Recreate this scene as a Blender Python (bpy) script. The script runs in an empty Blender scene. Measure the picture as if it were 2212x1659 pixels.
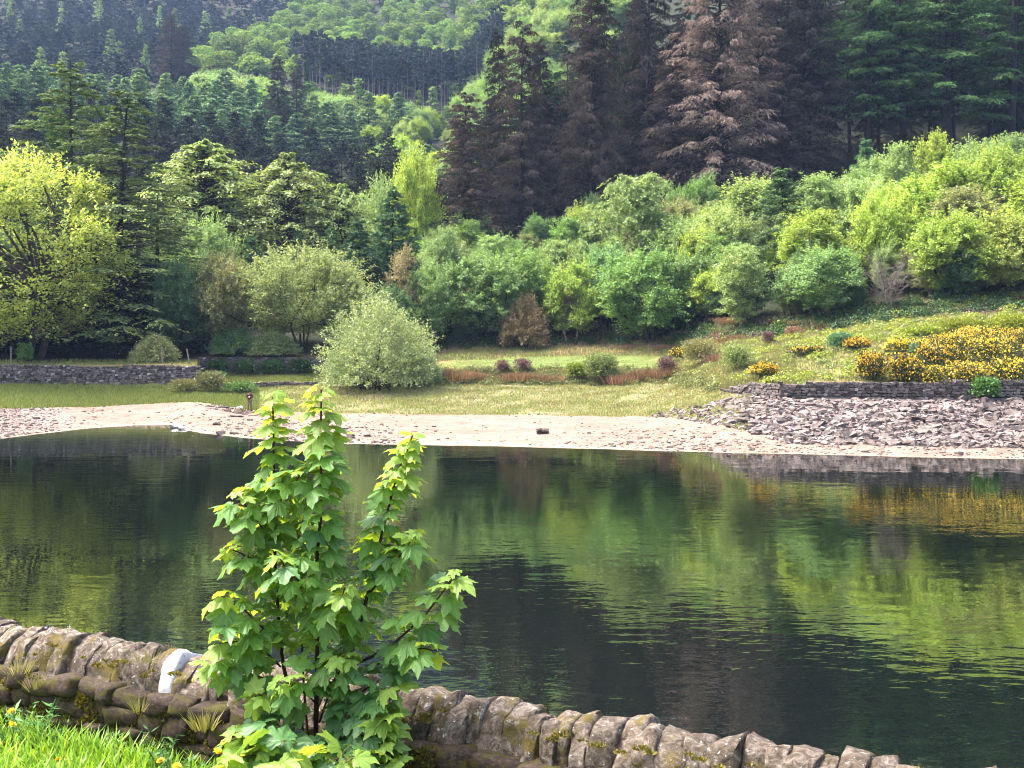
import bpy, math, random
import numpy as np
from mathutils import Vector, Matrix

R = math.radians
random.seed(7)
scene = bpy.context.scene
col = scene.collection

# ------------------------------------------------------------------ camera, sky, sun, exposure
EYE = 6.0                      # eye height above the water (m)
FV = 2372.0                    # focal length in picture units (picture 2212 wide)
CX, HY = 1106.0, 760.0         # principal column and horizon row in those units
cam_d = bpy.data.cameras.new('camera')
cam = bpy.data.objects.new('camera', cam_d); col.objects.link(cam)
cam_d.sensor_width = 36.0
cam_d.lens = 36.0 * FV / 2212.0
cam_d.shift_y = -(829.5 - HY) / 2212.0
cam_d.clip_start = 0.1; cam_d.clip_end = 5000
cam.location = (0, 0, EYE); cam.rotation_euler = (R(90), 0, 0)
scene.camera = cam

SUN_EL, SUN_AZ = 62.0, -72.0   # azimuth from straight ahead (+Y), positive to the right
world = bpy.data.worlds.new('World'); scene.world = world; world.use_nodes = True
wn = world.node_tree; wn.nodes.clear()
sky = wn.nodes.new('ShaderNodeTexSky'); sky.sky_type = 'NISHITA'; sky.sun_disc = False
sky.sun_elevation = R(SUN_EL); sky.sun_rotation = R(SUN_AZ)
sky.air_density = 1.0; sky.dust_density = 8.0; sky.ozone_density = 1.0
bg = wn.nodes.new('ShaderNodeBackground'); bg.inputs['Strength'].default_value = 0.125
wo = wn.nodes.new('ShaderNodeOutputWorld')
wn.links.new(sky.outputs[0], bg.inputs[0]); wn.links.new(bg.outputs[0], wo.inputs[0])
sun_d = bpy.data.lights.new('sun', 'SUN'); sun_d.energy = 1.4; sun_d.angle = R(14.0); sun_d.color = (1.0, 0.975, 0.94)
sun = bpy.data.objects.new('sun', sun_d); col.objects.link(sun)
sd = Vector((math.sin(R(SUN_AZ)) * math.cos(R(SUN_EL)), math.cos(R(SUN_AZ)) * math.cos(R(SUN_EL)), math.sin(R(SUN_EL))))
sun.rotation_euler = sd.to_track_quat('Z', 'Y').to_euler(); sun.location = (0, 0, 60)
vs = scene.view_settings
vs.view_transform = 'Standard'; vs.look = 'None'; vs.gamma = 1.0; vs.use_curve_mapping = False
vs.exposure = 2.48
scene.render.engine = 'CYCLES'
cy = scene.cycles
cy.max_bounces = 6; cy.diffuse_bounces = 1; cy.glossy_bounces = 2; cy.transmission_bounces = 3
cy.transparent_max_bounces = 4; cy.volume_bounces = 0; cy.use_denoising = True; cy.filter_width = 1.1
cy.caustics_reflective = False; cy.caustics_refractive = False
try:
    cy.denoiser = 'OPENIMAGEDENOISE'; cy.denoising_input_passes = 'RGB_ALBEDO_NORMAL'
except Exception:
    pass

# ------------------------------------------------------------------ helpers
def P(vx, vy, d):
    return ((vx - CX) / FV * d, d, EYE - (vy - HY) / FV * d)

def mesh_np(name, V, faces, mats=None, mat_idx=None, smooth=False):
    """faces: list of (n,k) int arrays"""
    me = bpy.data.meshes.new(name)
    V = np.asarray(V, dtype=np.float32)
    faces = [np.asarray(f, dtype=np.int32) for f in faces if len(f)]
    me.vertices.add(len(V)); me.vertices.foreach_set('co', V.ravel())
    loops = np.concatenate([f.ravel() for f in faces])
    tot = np.concatenate([np.full(len(f), f.shape[1], dtype=np.int32) for f in faces])
    start = np.concatenate([[0], np.cumsum(tot)[:-1]]).astype(np.int32)
    me.loops.add(len(loops)); me.loops.foreach_set('vertex_index', loops)
    me.polygons.add(len(tot)); me.polygons.foreach_set('loop_start', start)
    try: me.polygons.foreach_set('loop_total', tot)
    except Exception: pass
    for m in (mats or []): me.materials.append(m)
    if mat_idx is not None: me.polygons.foreach_set('material_index', np.asarray(mat_idx, dtype=np.int32))
    me.polygons.foreach_set('use_smooth', np.full(len(tot), smooth, dtype=bool))
    me.update(calc_edges=True)
    me.validate()
    return me

def link(name, me, parent=None, loc=None, rot=None, scale=None):
    o = bpy.data.objects.new(name, me); col.objects.link(o)
    if parent is not None: o.parent = parent
    if loc is not None: o.location = loc
    if rot is not None: o.rotation_euler = rot
    if scale is not None: o.scale = scale
    return o

def tag(o, label=None, cat=None, group=None, kind=None):
    if label: o['label'] = label
    if cat: o['category'] = cat
    if group: o['group'] = group
    if kind: o['kind'] = kind
    return o

class MB:
    """collects vertices and faces (numpy) into one mesh"""
    def __init__(s): s.V = []; s.F = {}; s.M = {}; s.n = 0
    def add(s, V, F, mi=0):
        V = np.asarray(V, float); F = np.asarray(F, int)
        if not len(F): return
        s.V.append(V); s.F.setdefault(F.shape[1], []).append(F + s.n)
        s.M.setdefault(F.shape[1], []).append(np.full(len(F), mi)); s.n += len(V)
    def mesh(s, name, mats, smooth=False):
        ks = sorted(s.F)
        return mesh_np(name, np.concatenate(s.V), [np.concatenate(s.F[k]) for k in ks], mats,
                       np.concatenate([np.concatenate(s.M[k]) for k in ks]), smooth)

def tube(pts, rad, sides=5):
    pts = np.asarray(pts, float); rad = np.asarray(rad, float); n = len(pts)
    tg = np.gradient(pts, axis=0); tg /= np.linalg.norm(tg, axis=1)[:, None] + 1e-9
    ref = np.where(np.abs(tg[:, 2:3]) > .9, np.array([[1., 0, 0]]), np.array([[0, 0, 1.]]))
    a = np.cross(tg, ref); a /= np.linalg.norm(a, axis=1)[:, None] + 1e-9
    b = np.cross(tg, a)
    th = np.arange(sides) * 2 * math.pi / sides
    V = (pts[:, None] + rad[:, None, None] * (np.cos(th)[None, :, None] * a[:, None] + np.sin(th)[None, :, None] * b[:, None])).reshape(-1, 3)
    i = np.arange(n - 1)[:, None] * sides; j = np.arange(sides)[None]; k = (j + 1) % sides
    F = np.stack([i + j, i + k, i + sides + k, i + sides + j], -1).reshape(-1, 4)
    return V, F

def leaf_quads(C, D, N, L, W, fold=0.0):
    """rhombic leaves: centre, direction, rough normal"""
    D = D / (np.linalg.norm(D, axis=1)[:, None] + 1e-9)
    S = np.cross(D, N); S /= np.linalg.norm(S, axis=1)[:, None] + 1e-9
    L = np.broadcast_to(L, (len(C),))[:, None]; W = np.broadcast_to(W, (len(C),))[:, None]
    V = np.stack([C - D * L * .5, C + S * W * .5 - D * L * .06, C + D * L * .5, C - S * W * .5 - D * L * .06], 1).reshape(-1, 3)
    F = np.arange(len(C) * 4).reshape(-1, 4)
    return V, F

def shoot_points(P0, P1, sag, droop, T):
    """points on arched shoots; T (n,m)"""
    p = P0[:, None] + (P1 - P0)[:, None] * T[..., None]
    Ln = np.linalg.norm(P1 - P0, axis=1)[:, None]
    p[..., 2] += sag * Ln * 4 * T * (1 - T) - droop * Ln * T ** 2
    return p

def unit(rng, n):
    v = rng.normal(size=(n, 3)); return v / np.linalg.norm(v, axis=1)[:, None]

def foliage(rng, P0, P1, sag, droop, per, t0, spread, L, W, along=.6, up=.5, hang=0., lv=.35):
    """leaves scattered along shoots -> rhombic quads"""
    n = len(P0)
    T = t0 + (1 - t0) * rng.random((n, per)) ** .8
    c = shoot_points(P0, P1, sag, droop, T).reshape(-1, 3)
    ax = (P1 - P0); ax = ax / (np.linalg.norm(ax, axis=1)[:, None] + 1e-9)
    ax = np.repeat(ax, per, 0)
    r = unit(rng, len(c))
    c = c + unit(rng, len(c)) * (rng.random(len(c))[:, None] ** .5) * spread
    d = ax * along + r * (1 - along); d[:, 2] -= hang
    nn = unit(rng, len(c)) * (1 - up) + ax * .25; nn[:, 2] += up
    s = 1 - lv + 2 * lv * rng.random(len(c))
    return leaf_quads(c, d, nn, L * s, W * s)

# ------------------------------------------------------------------ materials
def nt(name):
    m = bpy.data.materials.new(name); m.use_nodes = True
    t = m.node_tree; t.nodes.clear()
    out = t.nodes.new('ShaderNodeOutputMaterial')
    return m, t, out

def N(t, typ, **kw):
    n = t.nodes.new(typ)
    for k, v in kw.items():
        if k in n.inputs: n.inputs[k].default_value = v
        else: setattr(n, k, v)
    return n

def ramp(t, fac, stops, interp='LINEAR'):
    r = t.nodes.new('ShaderNodeValToRGB'); r.color_ramp.interpolation = interp
    e = r.color_ramp.elements
    while len(e) < len(stops): e.new(0.5)
    for i, (p, c) in enumerate(stops):
        e[i].position = p; e[i].color = (c[0], c[1], c[2], 1)
    t.links.new(fac, r.inputs[0]); return r

def leaf_mat(name, c1, c2, tr=None, trf=.3, rough=.5, spec=.3, c3=None, objvar=.25):
    """leaf colour differs from leaf to leaf and from tree to tree"""
    m, t, out = nt(name)
    g = N(t, 'ShaderNodeNewGeometry'); oi = N(t, 'ShaderNodeObjectInfo')
    stops = [(0, c1), (1, c2)] if c3 is None else [(0, c1), (.8, c2), (1, c3)]
    rp = ramp(t, g.outputs['Random Per Island'], stops)
    hsv = N(t, 'ShaderNodeHueSaturation')
    mr = N(t, 'ShaderNodeMapRange'); mr.inputs['To Min'].default_value = 1 - objvar; mr.inputs['To Max'].default_value = 1 + objvar
    t.links.new(oi.outputs['Random'], mr.inputs['Value'])
    mh = N(t, 'ShaderNodeMapRange'); mh.inputs['To Min'].default_value = .488; mh.inputs['To Max'].default_value = .512
    mm = N(t, 'ShaderNodeMath', operation='MULTIPLY'); mm.inputs[1].default_value = 7.31
    mf = N(t, 'ShaderNodeMath', operation='FRACT')
    t.links.new(oi.outputs['Random'], mm.inputs[0]); t.links.new(mm.outputs[0], mf.inputs[0]); t.links.new(mf.outputs[0], mh.inputs['Value'])
    t.links.new(mr.outputs[0], hsv.inputs['Value']); t.links.new(mh.outputs[0], hsv.inputs['Hue'])
    t.links.new(rp.outputs[0], hsv.inputs['Color'])
    p = N(t, 'ShaderNodeBsdfPrincipled', Roughness=rough)
    p.inputs['Specular IOR Level'].default_value = spec
    t.links.new(hsv.outputs[0], p.inputs['Base Color'])
    if trf > 0:
        tl = N(t, 'ShaderNodeBsdfTranslucent')
        mx = N(t, 'ShaderNodeMixRGB', blend_type='MULTIPLY'); mx.inputs[0].default_value = 1
        tr = tr or (1.5, 1.45, .7)
        mx.inputs[2].default_value = (*tr, 1)
        t.links.new(hsv.outputs[0], mx.inputs[1]); t.links.new(mx.outputs[0], tl.inputs['Color'])
        ms = N(t, 'ShaderNodeMixShader'); ms.inputs[0].default_value = trf
        t.links.new(p.outputs[0], ms.inputs[1]); t.links.new(tl.outputs[0], ms.inputs[2])
        t.links.new(ms.outputs[0], out.inputs[0])
    else:
        t.links.new(p.outputs[0], out.inputs[0])
    return m

LC = {}
_leaf_mat = leaf_mat
def leaf_mat(name, c1, c2, **kw):
    m = _leaf_mat(name, c1, c2, **kw); LC[m.name] = tuple((a + b) / 2 for a, b in zip(c1, c2)); return m

def foliage_mat(name, trf, rough=.6, spec=.2, tr=(1.5, 1.45, .7), lo=.62, hi=1.38):
    """leaf colour set per tree (object colour), varied from leaf to leaf"""
    m, t, out = nt(name)
    g_ = N(t, 'ShaderNodeNewGeometry'); oi = N(t, 'ShaderNodeObjectInfo')
    rp = ramp(t, g_.outputs['Random Per Island'], [(0, (lo, lo * 1.02, lo * .95)), (.85, (hi * .93, hi * .93, hi * .9)), (1, (hi * 1.25, hi * 1.05, hi * 1.1))])
    mu = N(t, 'ShaderNodeMixRGB', blend_type='MULTIPLY'); mu.inputs[0].default_value = 1
    t.links.new(oi.outputs['Color'], mu.inputs[1]); t.links.new(rp.outputs[0], mu.inputs[2])
    p = N(t, 'ShaderNodeBsdfPrincipled', Roughness=rough); p.inputs['Specular IOR Level'].default_value = spec
    t.links.new(mu.outputs[0], p.inputs['Base Color'])
    tl = N(t, 'ShaderNodeBsdfTranslucent'); mx = N(t, 'ShaderNodeMixRGB', blend_type='MULTIPLY'); mx.inputs[0].default_value = 1; mx.inputs[2].default_value = (*tr, 1)
    t.links.new(mu.outputs[0], mx.inputs[1]); t.links.new(mx.outputs[0], tl.inputs['Color'])
    ms = N(t, 'ShaderNodeMixShader'); ms.inputs[0].default_value = trf
    t.links.new(p.outputs[0], ms.inputs[1]); t.links.new(tl.outputs[0], ms.inputs[2]); t.links.new(ms.outputs[0], out.inputs[0])
    return m

def rough_mat(name, stops, scale=4, detail=8, rough=.9, bump=.3, bdist=.02, objvar=.0, spec=.2, extra=None, coords='Object', distort=.3):
    """mineral or bark surface from layered noise"""
    m, t, out = nt(name)
    tc = N(t, 'ShaderNodeTexCoord')
    src = tc.outputs[coords]
    oi = N(t, 'ShaderNodeObjectInfo')
    if objvar > 0:
        ad = N(t, 'ShaderNodeVectorMath', operation='ADD'); sc = N(t, 'ShaderNodeVectorMath', operation='SCALE')
        cmb = N(t, 'ShaderNodeCombineXYZ')
        for i in range(3): t.links.new(oi.outputs['Random'], cmb.inputs[i])
        t.links.new(cmb.outputs[0], sc.inputs[0]); sc.inputs['Scale'].default_value = 37.0
        t.links.new(src, ad.inputs[0]); t.links.new(sc.outputs[0], ad.inputs[1]); src = ad.outputs[0]
    n1 = N(t, 'ShaderNodeTexNoise', Scale=scale, Detail=detail, Roughness=.65, Distortion=distort)
    t.links.new(src, n1.inputs['Vector'])
    rp = ramp(t, n1.outputs[0], stops)
    colr = rp.outputs[0]
    if objvar > 0:
        hsv = N(t, 'ShaderNodeHueSaturation')
        mr = N(t, 'ShaderNodeMapRange'); mr.inputs['To Min'].default_value = 1 - objvar; mr.inputs['To Max'].default_value = 1 + objvar
        t.links.new(oi.outputs['Random'], mr.inputs['Value']); t.links.new(mr.outputs[0], hsv.inputs['Value'])
        t.links.new(colr, hsv.inputs['Color']); colr = hsv.outputs[0]
    if extra:
        for (sc2, lo, hi, c2) in extra:
            n2 = N(t, 'ShaderNodeTexNoise', Scale=sc2, Detail=6, Roughness=.7)
            t.links.new(src, n2.inputs['Vector'])
            rm = ramp(t, n2.outputs[0], [(lo, (0, 0, 0)), (hi, (1, 1, 1))])
            mx = N(t, 'ShaderNodeMixRGB'); mx.inputs[2].default_value = (*c2, 1)
            t.links.new(rm.outputs[0], mx.inputs[0]); t.links.new(colr, mx.inputs[1]); colr = mx.outputs[0]
    p = N(t, 'ShaderNodeBsdfPrincipled', Roughness=rough)
    p.inputs['Specular IOR Level'].default_value = spec
    t.links.new(colr, p.inputs['Base Color'])
    if bump > 0:
        n3 = N(t, 'ShaderNodeTexNoise', Scale=scale * 4, Detail=6, Roughness=.7)
        t.links.new(src, n3.inputs['Vector'])
        b = N(t, 'ShaderNodeBump', Strength=bump, Distance=bdist)
        t.links.new(n3.outputs[0], b.inputs['Height']); t.links.new(b.outputs[0], p.inputs['Normal'])
    t.links.new(p.outputs[0], out.inputs[0])
    return m

M = {}
M['bark'] = rough_mat('bark', [(.3, (.02, .014, .011)), (.7, (.075, .058, .045))], 3, bump=.4)
M['bark_dark'] = rough_mat('bark_dark', [(.3, (.012, .009, .009)), (.7, (.05, .04, .036))], 3, bump=.4)
M['bark_pale'] = rough_mat('bark_pale', [(.35, (.12, .1, .085)), (.65, (.34, .29, .25))], 3, bump=.3)
M['bark_sapling'] = rough_mat('bark_sapling', [(.3, (.02, .012, .01)), (.7, (.06, .04, .03))], 30, bump=.3, bdist=.003)
M['l_rowan'] = leaf_mat('leaf_rowan', (.09, .17, .035), (.2, .3, .075))
M['l_green'] = leaf_mat('leaf_green', (.09, .16, .05), (.18, .27, .1))
M['l_dkgreen'] = leaf_mat('leaf_dark_green', (.025, .06, .018), (.06, .12, .035))
M['l_yellow'] = leaf_mat('leaf_yellow_green', (.27, .33, .06), (.44, .5, .14))
M['l_beech'] = leaf_mat('leaf_beech', (.14, .19, .04), (.29, .33, .1), c3=(.24, .2, .08))
M['l_olive'] = leaf_mat('leaf_olive', (.14, .15, .06), (.25, .25, .11))
M['l_willow'] = leaf_mat('leaf_willow', (.15, .2, .07), (.29, .34, .16))
M['l_sallow'] = leaf_mat('leaf_sallow', (.17, .2, .08), (.32, .34, .16))
M['l_birch'] = leaf_mat('leaf_birch', (.13, .19, .06), (.27, .34, .13))
M['l_lime'] = leaf_mat('leaf_lime', (.16, .23, .025), (.33, .4, .07))
M['l_bronze'] = leaf_mat('leaf_bronze', (.14, .1, .055), (.22, .17, .09))
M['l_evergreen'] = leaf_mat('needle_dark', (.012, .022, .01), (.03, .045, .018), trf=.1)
M['l_spruce'] = leaf_mat('needle_spruce', (.035, .09, .032), (.11, .21, .07), trf=.15)
M['l_larch'] = leaf_mat('needle_larch', (.06, .1, .025), (.17, .21, .06), trf=.25)
M['l_younglarch'] = leaf_mat('needle_young_larch', (.05, .1, .03), (.1, .17, .05), trf=.25)
M['l_dead'] = leaf_mat('needle_dead', (.035, .03, .027), (.11, .09, .08), trf=.1)
M['l_deadpink'] = leaf_mat('needle_dead_pale', (.115, .092, .084), (.25, .2, .18), trf=.1)
M['l_deaddark'] = leaf_mat('needle_dead_dark', (.018, .017, .016), (.05, .045, .04), trf=.1)
M['l_pine'] = leaf_mat('needle_pine', (.022, .032, .022), (.06, .075, .05), c3=(.08, .06, .055), trf=.1, objvar=.35, rough=.85, spec=.05)
M['l_farpine'] = leaf_mat('needle_far_pine', (.025, .04, .045), (.06, .08, .075), trf=.1, rough=.85, spec=.05)
M['l_farlarch'] = leaf_mat('needle_far_larch', (.12, .2, .08), (.22, .31, .13), trf=.25, rough=.85, spec=.05)
M['l_farwood'] = leaf_mat('leaf_far_wood', (.1, .18, .04), (.2, .29, .08), objvar=.35, rough=.85, spec=.05)
M['gorse_y'] = leaf_mat('gorse_flower', (.72, .46, .02), (.9, .66, .07), tr=(1, 1, 1), trf=.2, objvar=.1)
M['gorse_g'] = leaf_mat('gorse_green', (.03, .045, .014), (.09, .11, .03), trf=.1)
M['bilberry'] = leaf_mat('bilberry_leaf', (.14, .19, .02), (.25, .3, .04), objvar=.15)
M['l_bluegreen'] = leaf_mat('leaf_blue_green', (.07, .16, .08), (.16, .28, .15), objvar=.1)
M['l_purple'] = leaf_mat('twig_purple', (.1, .06, .065), (.2, .12, .12), objvar=.1)
M['rush'] = leaf_mat('rush_blade', (.11, .14, .045), (.22, .23, .09), c3=(.3, .19, .11), trf=.2)
M['bracken'] = leaf_mat('dead_bracken', (.16, .085, .06), (.34, .22, .14), trf=.2)
M['turf'] = leaf_mat('turf_blade', (.1, .14, .03), (.2, .24, .07), c3=(.3, .27, .12), trf=.25)
M['turf_dry'] = leaf_mat('turf_blade_dry', (.15, .18, .06), (.27, .29, .12), c3=(.33, .2, .11), trf=.25)
M['grass'] = leaf_mat('grass_blade', (.09, .2, .018), (.22, .37, .035), c3=(.36, .44, .1), trf=.35, rough=.4)
M['weed'] = leaf_mat('weed_leaf', (.05, .13, .03), (.11, .22, .06), trf=.3)
M['moss'] = leaf_mat('moss', (.06, .055, .008), (.17, .13, .02), c3=(.26, .17, .03), trf=.15)
M['straw'] = leaf_mat('dry_grass_blade', (.16, .17, .05), (.36, .33, .15), trf=.3)
M['dandelion'] = leaf_mat('dandelion_petal', (.7, .4, .005), (.9, .58, .01), tr=(1, 1, 1), trf=.2)
M['white_flower'] = leaf_mat('white_petal', (.7, .7, .7), (.8, .8, .8), tr=(1, 1, 1), trf=.2)
M['riprap'] = rough_mat('riprap_stone', [(.3, (.05, .041, .037)), (.7, (.225, .187, .17))], 1.6, bump=.5, bdist=.04, objvar=.35)
M['riprap_all'] = leaf_mat('riprap_stone_small', (.05, .041, .036), (.235, .195, .175), trf=0, rough=.9)
M['pebble'] = leaf_mat('beach_pebble', (.08, .06, .052), (.23, .175, .15), trf=0, rough=.85)
M['wallstone'] = rough_mat('wall_stone', [(.3, (.04, .034, .033)), (.68, (.2, .17, .16))], 2.2, bump=.5, bdist=.04, objvar=.5, extra=[(5, .62, .7, (.45, .43, .42))])
M['wallstone_all'] = leaf_mat('wall_stone_small', (.05, .042, .04), (.2, .17, .16), c3=(.42, .4, .39), trf=0, rough=.9)
M['core'] = rough_mat('wall_core', [(.3, (.012, .01, .009)), (.7, (.04, .034, .03))], 6)
M['cope'] = rough_mat('coping_stone', [(.32, (.026, .019, .013)), (.46, (.09, .068, .05)), (.57, (.165, .133, .105)), (.7, (.33, .29, .25))], 22, detail=12, bump=1.0, bdist=.012, objvar=.3,
                      extra=[(7, .54, .62, (.11, .085, .02)), (34, .63, .67, (.55, .52, .52)), (9, .6, .7, (.035, .024, .018)), (11, .64, .7, (.5, .46, .44))], spec=.3, distort=1.2)
M['rubble'] = rough_mat('rubble_stone', [(.3, (.018, .012, .009)), (.55, (.06, .042, .033)), (.75, (.15, .115, .095))], 8, bump=.7, bdist=.012, objvar=.4,
                        extra=[(2.2, .5, .6, (.06, .055, .012)), (18, .66, .7, (.34, .32, .3))])
M['paint'] = rough_mat('white_paint_on_stone', [(.3, (.5, .5, .53)), (.7, (.68, .68, .71))], 14, bump=.8, bdist=.008, extra=[(30, .58, .66, (.3, .26, .24)), (6, .6, .68, (.35, .27, .27))])
M['earth'] = rough_mat('earth', [(.3, (.03, .022, .014)), (.7, (.08, .06, .04))], 6)
M['post'] = rough_mat('post_wood', [(.3, (.14, .11, .09)), (.7, (.33, .28, .24))], 6)
M['boulder'] = rough_mat('dark_boulder', [(.3, (.03, .022, .02)), (.7, (.1, .075, .07))], 3, bump=.5, bdist=.03)
M['palerock'] = rough_mat('pale_rock', [(.3, (.45, .4, .37)), (.7, (.7, .66, .62))], 3, bump=.5, bdist=.03)
M['skin'] = rough_mat('skin', [(.3, (.45, .25, .19)), (.7, (.5, .29, .22))], 4, rough=.6, bump=0)
M['jacket'] = rough_mat('jacket_cloth', [(.3, (.06, .032, .027)), (.7, (.1, .06, .05))], 8, bump=.2)
M['waders'] = rough_mat('wader_cloth', [(.3, (.14, .095, .08)), (.7, (.21, .145, .12))], 8, bump=.2)
M['boots'] = rough_mat('boot_rubber', [(.3, (.012, .01, .01)), (.7, (.03, .025, .025))], 8, bump=.1)
M['scarf'] = rough_mat('purple_cloth', [(.3, (.16, .03, .1)), (.7, (.22, .05, .14))], 8, bump=.1)
M['tan'] = rough_mat('tan_canvas', [(.3, (.45, .34, .22)), (.7, (.58, .46, .32))], 8, bump=.2)
M['whitecloth'] = rough_mat('white_cloth', [(.3, (.7, .7, .68)), (.7, (.8, .8, .78))], 8, bump=.1)
M['rail'] = rough_mat('red_brown_timber', [(.3, (.2, .08, .05)), (.7, (.32, .15, .1))], 4)

M['leaf'] = foliage_mat('foliage_leaf', .32)
M['needle'] = foliage_mat('foliage_needle', .14, rough=.85, spec=.05, tr=(1.2, 1.2, .8))
NAMES = {k: v.name for k, v in M.items()}

# ------------------------------------------------------------------ terrain profile: knots (distance, picture row) along lines of sight
COLS = {
 -1500: [(60, None), (88, 885), (106, 835), (106.6, 790), (114, 782), (122, 775), (170, 600), (240, 350), (310, 230), (480, 150), (700, 20), (950, -110)],
 -300: [(70, None), (94, 885), (111, 833), (111.6, 791), (117, 782), (124, 775), (170, 600), (240, 370), (310, 245), (480, 170), (700, 40), (950, -95)],
 0:   [(75.7, None), (99, 882), (112, 832), (112.6, 790), (118, 781), (124, 775), (170, 610), (240, 390), (310, 265), (480, 180), (700, 50), (950, -90)],
 200: [(86.5, None), (102, 878), (112, 834), (112.6, 789), (118, 781), (124, 775), (170, 615), (240, 415), (310, 290), (480, 185), (700, 60), (950, -90)],
 300: [(90, None), (104, 872), (112, 836), (112.6, 788), (118, 780), (124, 775), (170, 615), (240, 430), (310, 300), (480, 187), (700, 65), (950, -90)],
 372: [(90.6, None), (105, 868), (112, 838), (112.6, 788), (118, 780), (124, 775), (170, 617), (240, 440), (310, 310), (480, 190), (700, 70), (950, -90)],
 402: [(84, None), (104, 868), (112, 839), (112.6, 788), (118, 780), (124, 775), (170, 618), (240, 445), (310, 315), (480, 190), (700, 75), (950, -90)],
 426: [(82, None), (103, 868), (112, 840), (112.6, 789), (118, 780), (124, 775), (170, 619), (240, 448), (310, 318), (480, 190), (700, 80), (950, -90)],
 434: [(81, None), (103, 868), (113, 842), (113.6, 829), (122, 813), (122.6, 776), (170, 620), (240, 450), (310, 320), (480, 190), (700, 80), (950, -90)],
 540: [(76.1, None), (99, 887), (113.5, 838), (114.1, 827), (122, 812), (122.6, 776), (170, 625), (240, 465), (310, 350), (480, 195), (700, 78), (950, -90)],
 690: [(72.5, None), (97, 890), (114, 833), (114.6, 825), (122, 812), (122.6, 776), (170, 630), (240, 490), (310, 390), (480, 205), (700, 75), (950, -90)],
 760: [(71.7, None), (97, 892), (113, 833), (115, 822), (122, 808), (128, 776), (170, 628), (240, 487), (310, 390), (480, 210), (700, 72), (950, -90)],
 820: [(71.3, None), (96, 893), (112, 834), (115, 818), (122, 800), (130, 770), (170, 620), (240, 485), (310, 390), (480, 225), (700, 70), (950, -90)],
 1000: [(70.1, None), (95, 895), (113, 830), (116, 798), (126, 775), (134, 750), (170, 580), (240, 460), (310, 385), (480, 240), (700, 60), (950, -90)],
 1150: [(69.1, None), (95, 895), (113, 829), (116, 794), (128, 772), (137, 745), (172, 545), (240, 380), (310, 240), (480, 50), (700, -100), (950, -200)],
 1300: [(67.8, None), (94, 897), (112, 829), (115, 795), (126, 772), (134, 742), (172, 520), (240, 330), (310, 170), (480, -50), (700, -150), (950, -250)],
 1450: [(66.2, None), (90, 900), (108, 830), (113, 798), (124, 768), (130, 735), (172, 490), (240, 280), (310, 110), (480, -80), (700, -170), (950, -250)],
 1570: [(65.3, None), (75, 915), (87, 845), (87.6, 836), (100, 780), (118, 730), (172, 470), (240, 250), (310, 90), (480, -90), (700, -180), (950, -250)],
 1700: [(64.6, None), (69, 952), (80.6, 858), (81.2, 830), (93, 775), (112, 722), (172, 440), (240, 220), (310, 60), (480, -100), (700, -180), (950, -250)],
 1850: [(63.5, None), (68, 955), (80.3, 859), (80.9, 828), (92, 752), (108, 700), (180, 375), (240, 180), (310, 30), (480, -120), (700, -200), (950, -260)],
 2000: [(62.5, None), (67, 958), (80.2, 860), (80.8, 826), (92, 738), (107, 680), (180, 368), (240, 180), (310, 25), (480, -120), (700, -200), (950, -260)],
 2212: [(61.3, None), (66, 962), (80, 862), (80.6, 826), (92, 730), (106, 660), (180, 362), (240, 170), (310, 20), (480, -120), (700, -200), (950, -260)],
 3700: [(58, None), (63, 970), (78, 866), (78.6, 830), (90, 725), (104, 650), (178, 350), (240, 165), (310, 20), (480, -120), (700, -200), (950, -260)],
}
CU = np.array(sorted(COLS)); CUu = (CU - CX) / FV
KD = np.array([[k[0] for k in COLS[c]] for c in CU], float)
KZ = np.array([[0.0 if k[1] is None else EYE - (k[1] - HY) / FV * k[0] for k in COLS[c]] for c in CU], float)
KD = np.concatenate([np.full((len(CU), 1), 30.0), KD[:, :1] - 8, KD, np.full((len(CU), 1), 1300.0)], 1)
KZ = np.concatenate([np.full((len(CU), 1), -4.0), np.full((len(CU), 1), -.9), KZ, KZ[:, -1:] - 40], 1)
NK = KD.shape[1]

def knots(u):
    u = np.atleast_1d(u)
    D = np.stack([np.interp(u, CUu, KD[:, k]) for k in range(NK)], 1)
    Z = np.stack([np.interp(u, CUu, KZ[:, k]) for k in range(NK)], 1)
    return D, Z

def hnoise(x, y):
    return (np.sin(x * .9 + 1.3 * np.sin(y * .7)) * np.cos(y * .8 + .9 * np.sin(x * .6)) + .5 * np.sin(x * 2.3 + y * 1.7) * np.sin(y * 2.9 - x * 1.1)) * .5

def zt(X, Y):
    """ground height at world X, Y (arrays or numbers)"""
    X = np.atleast_1d(np.asarray(X, float)); Y = np.atleast_1d(np.asarray(Y, float))
    D, Z = knots(X / Y)
    i = np.clip((Y[:, None] >= D).sum(1) - 1, 0, NK - 2)
    r = np.arange(len(Y))
    f = np.clip((Y - D[r, i]) / (D[r, i + 1] - D[r, i]), 0, 1)
    z = Z[r, i] * (1 - f) + Z[r, i + 1] * f
    amp = np.interp(Y - D[:, 2], [-5, 2, 20, 50, 200, 600], [0, .02, .07, .25, 1.5, 4])
    sc = np.where(Y > 180, .06, np.where(Y > 125, .25, .9))
    return z + amp * hnoise(X * sc, Y * sc)

def g(vx, d):
    x = (vx - CX) / FV * d
    return Vector((x, d, float(zt(x, d)[0])))

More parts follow.
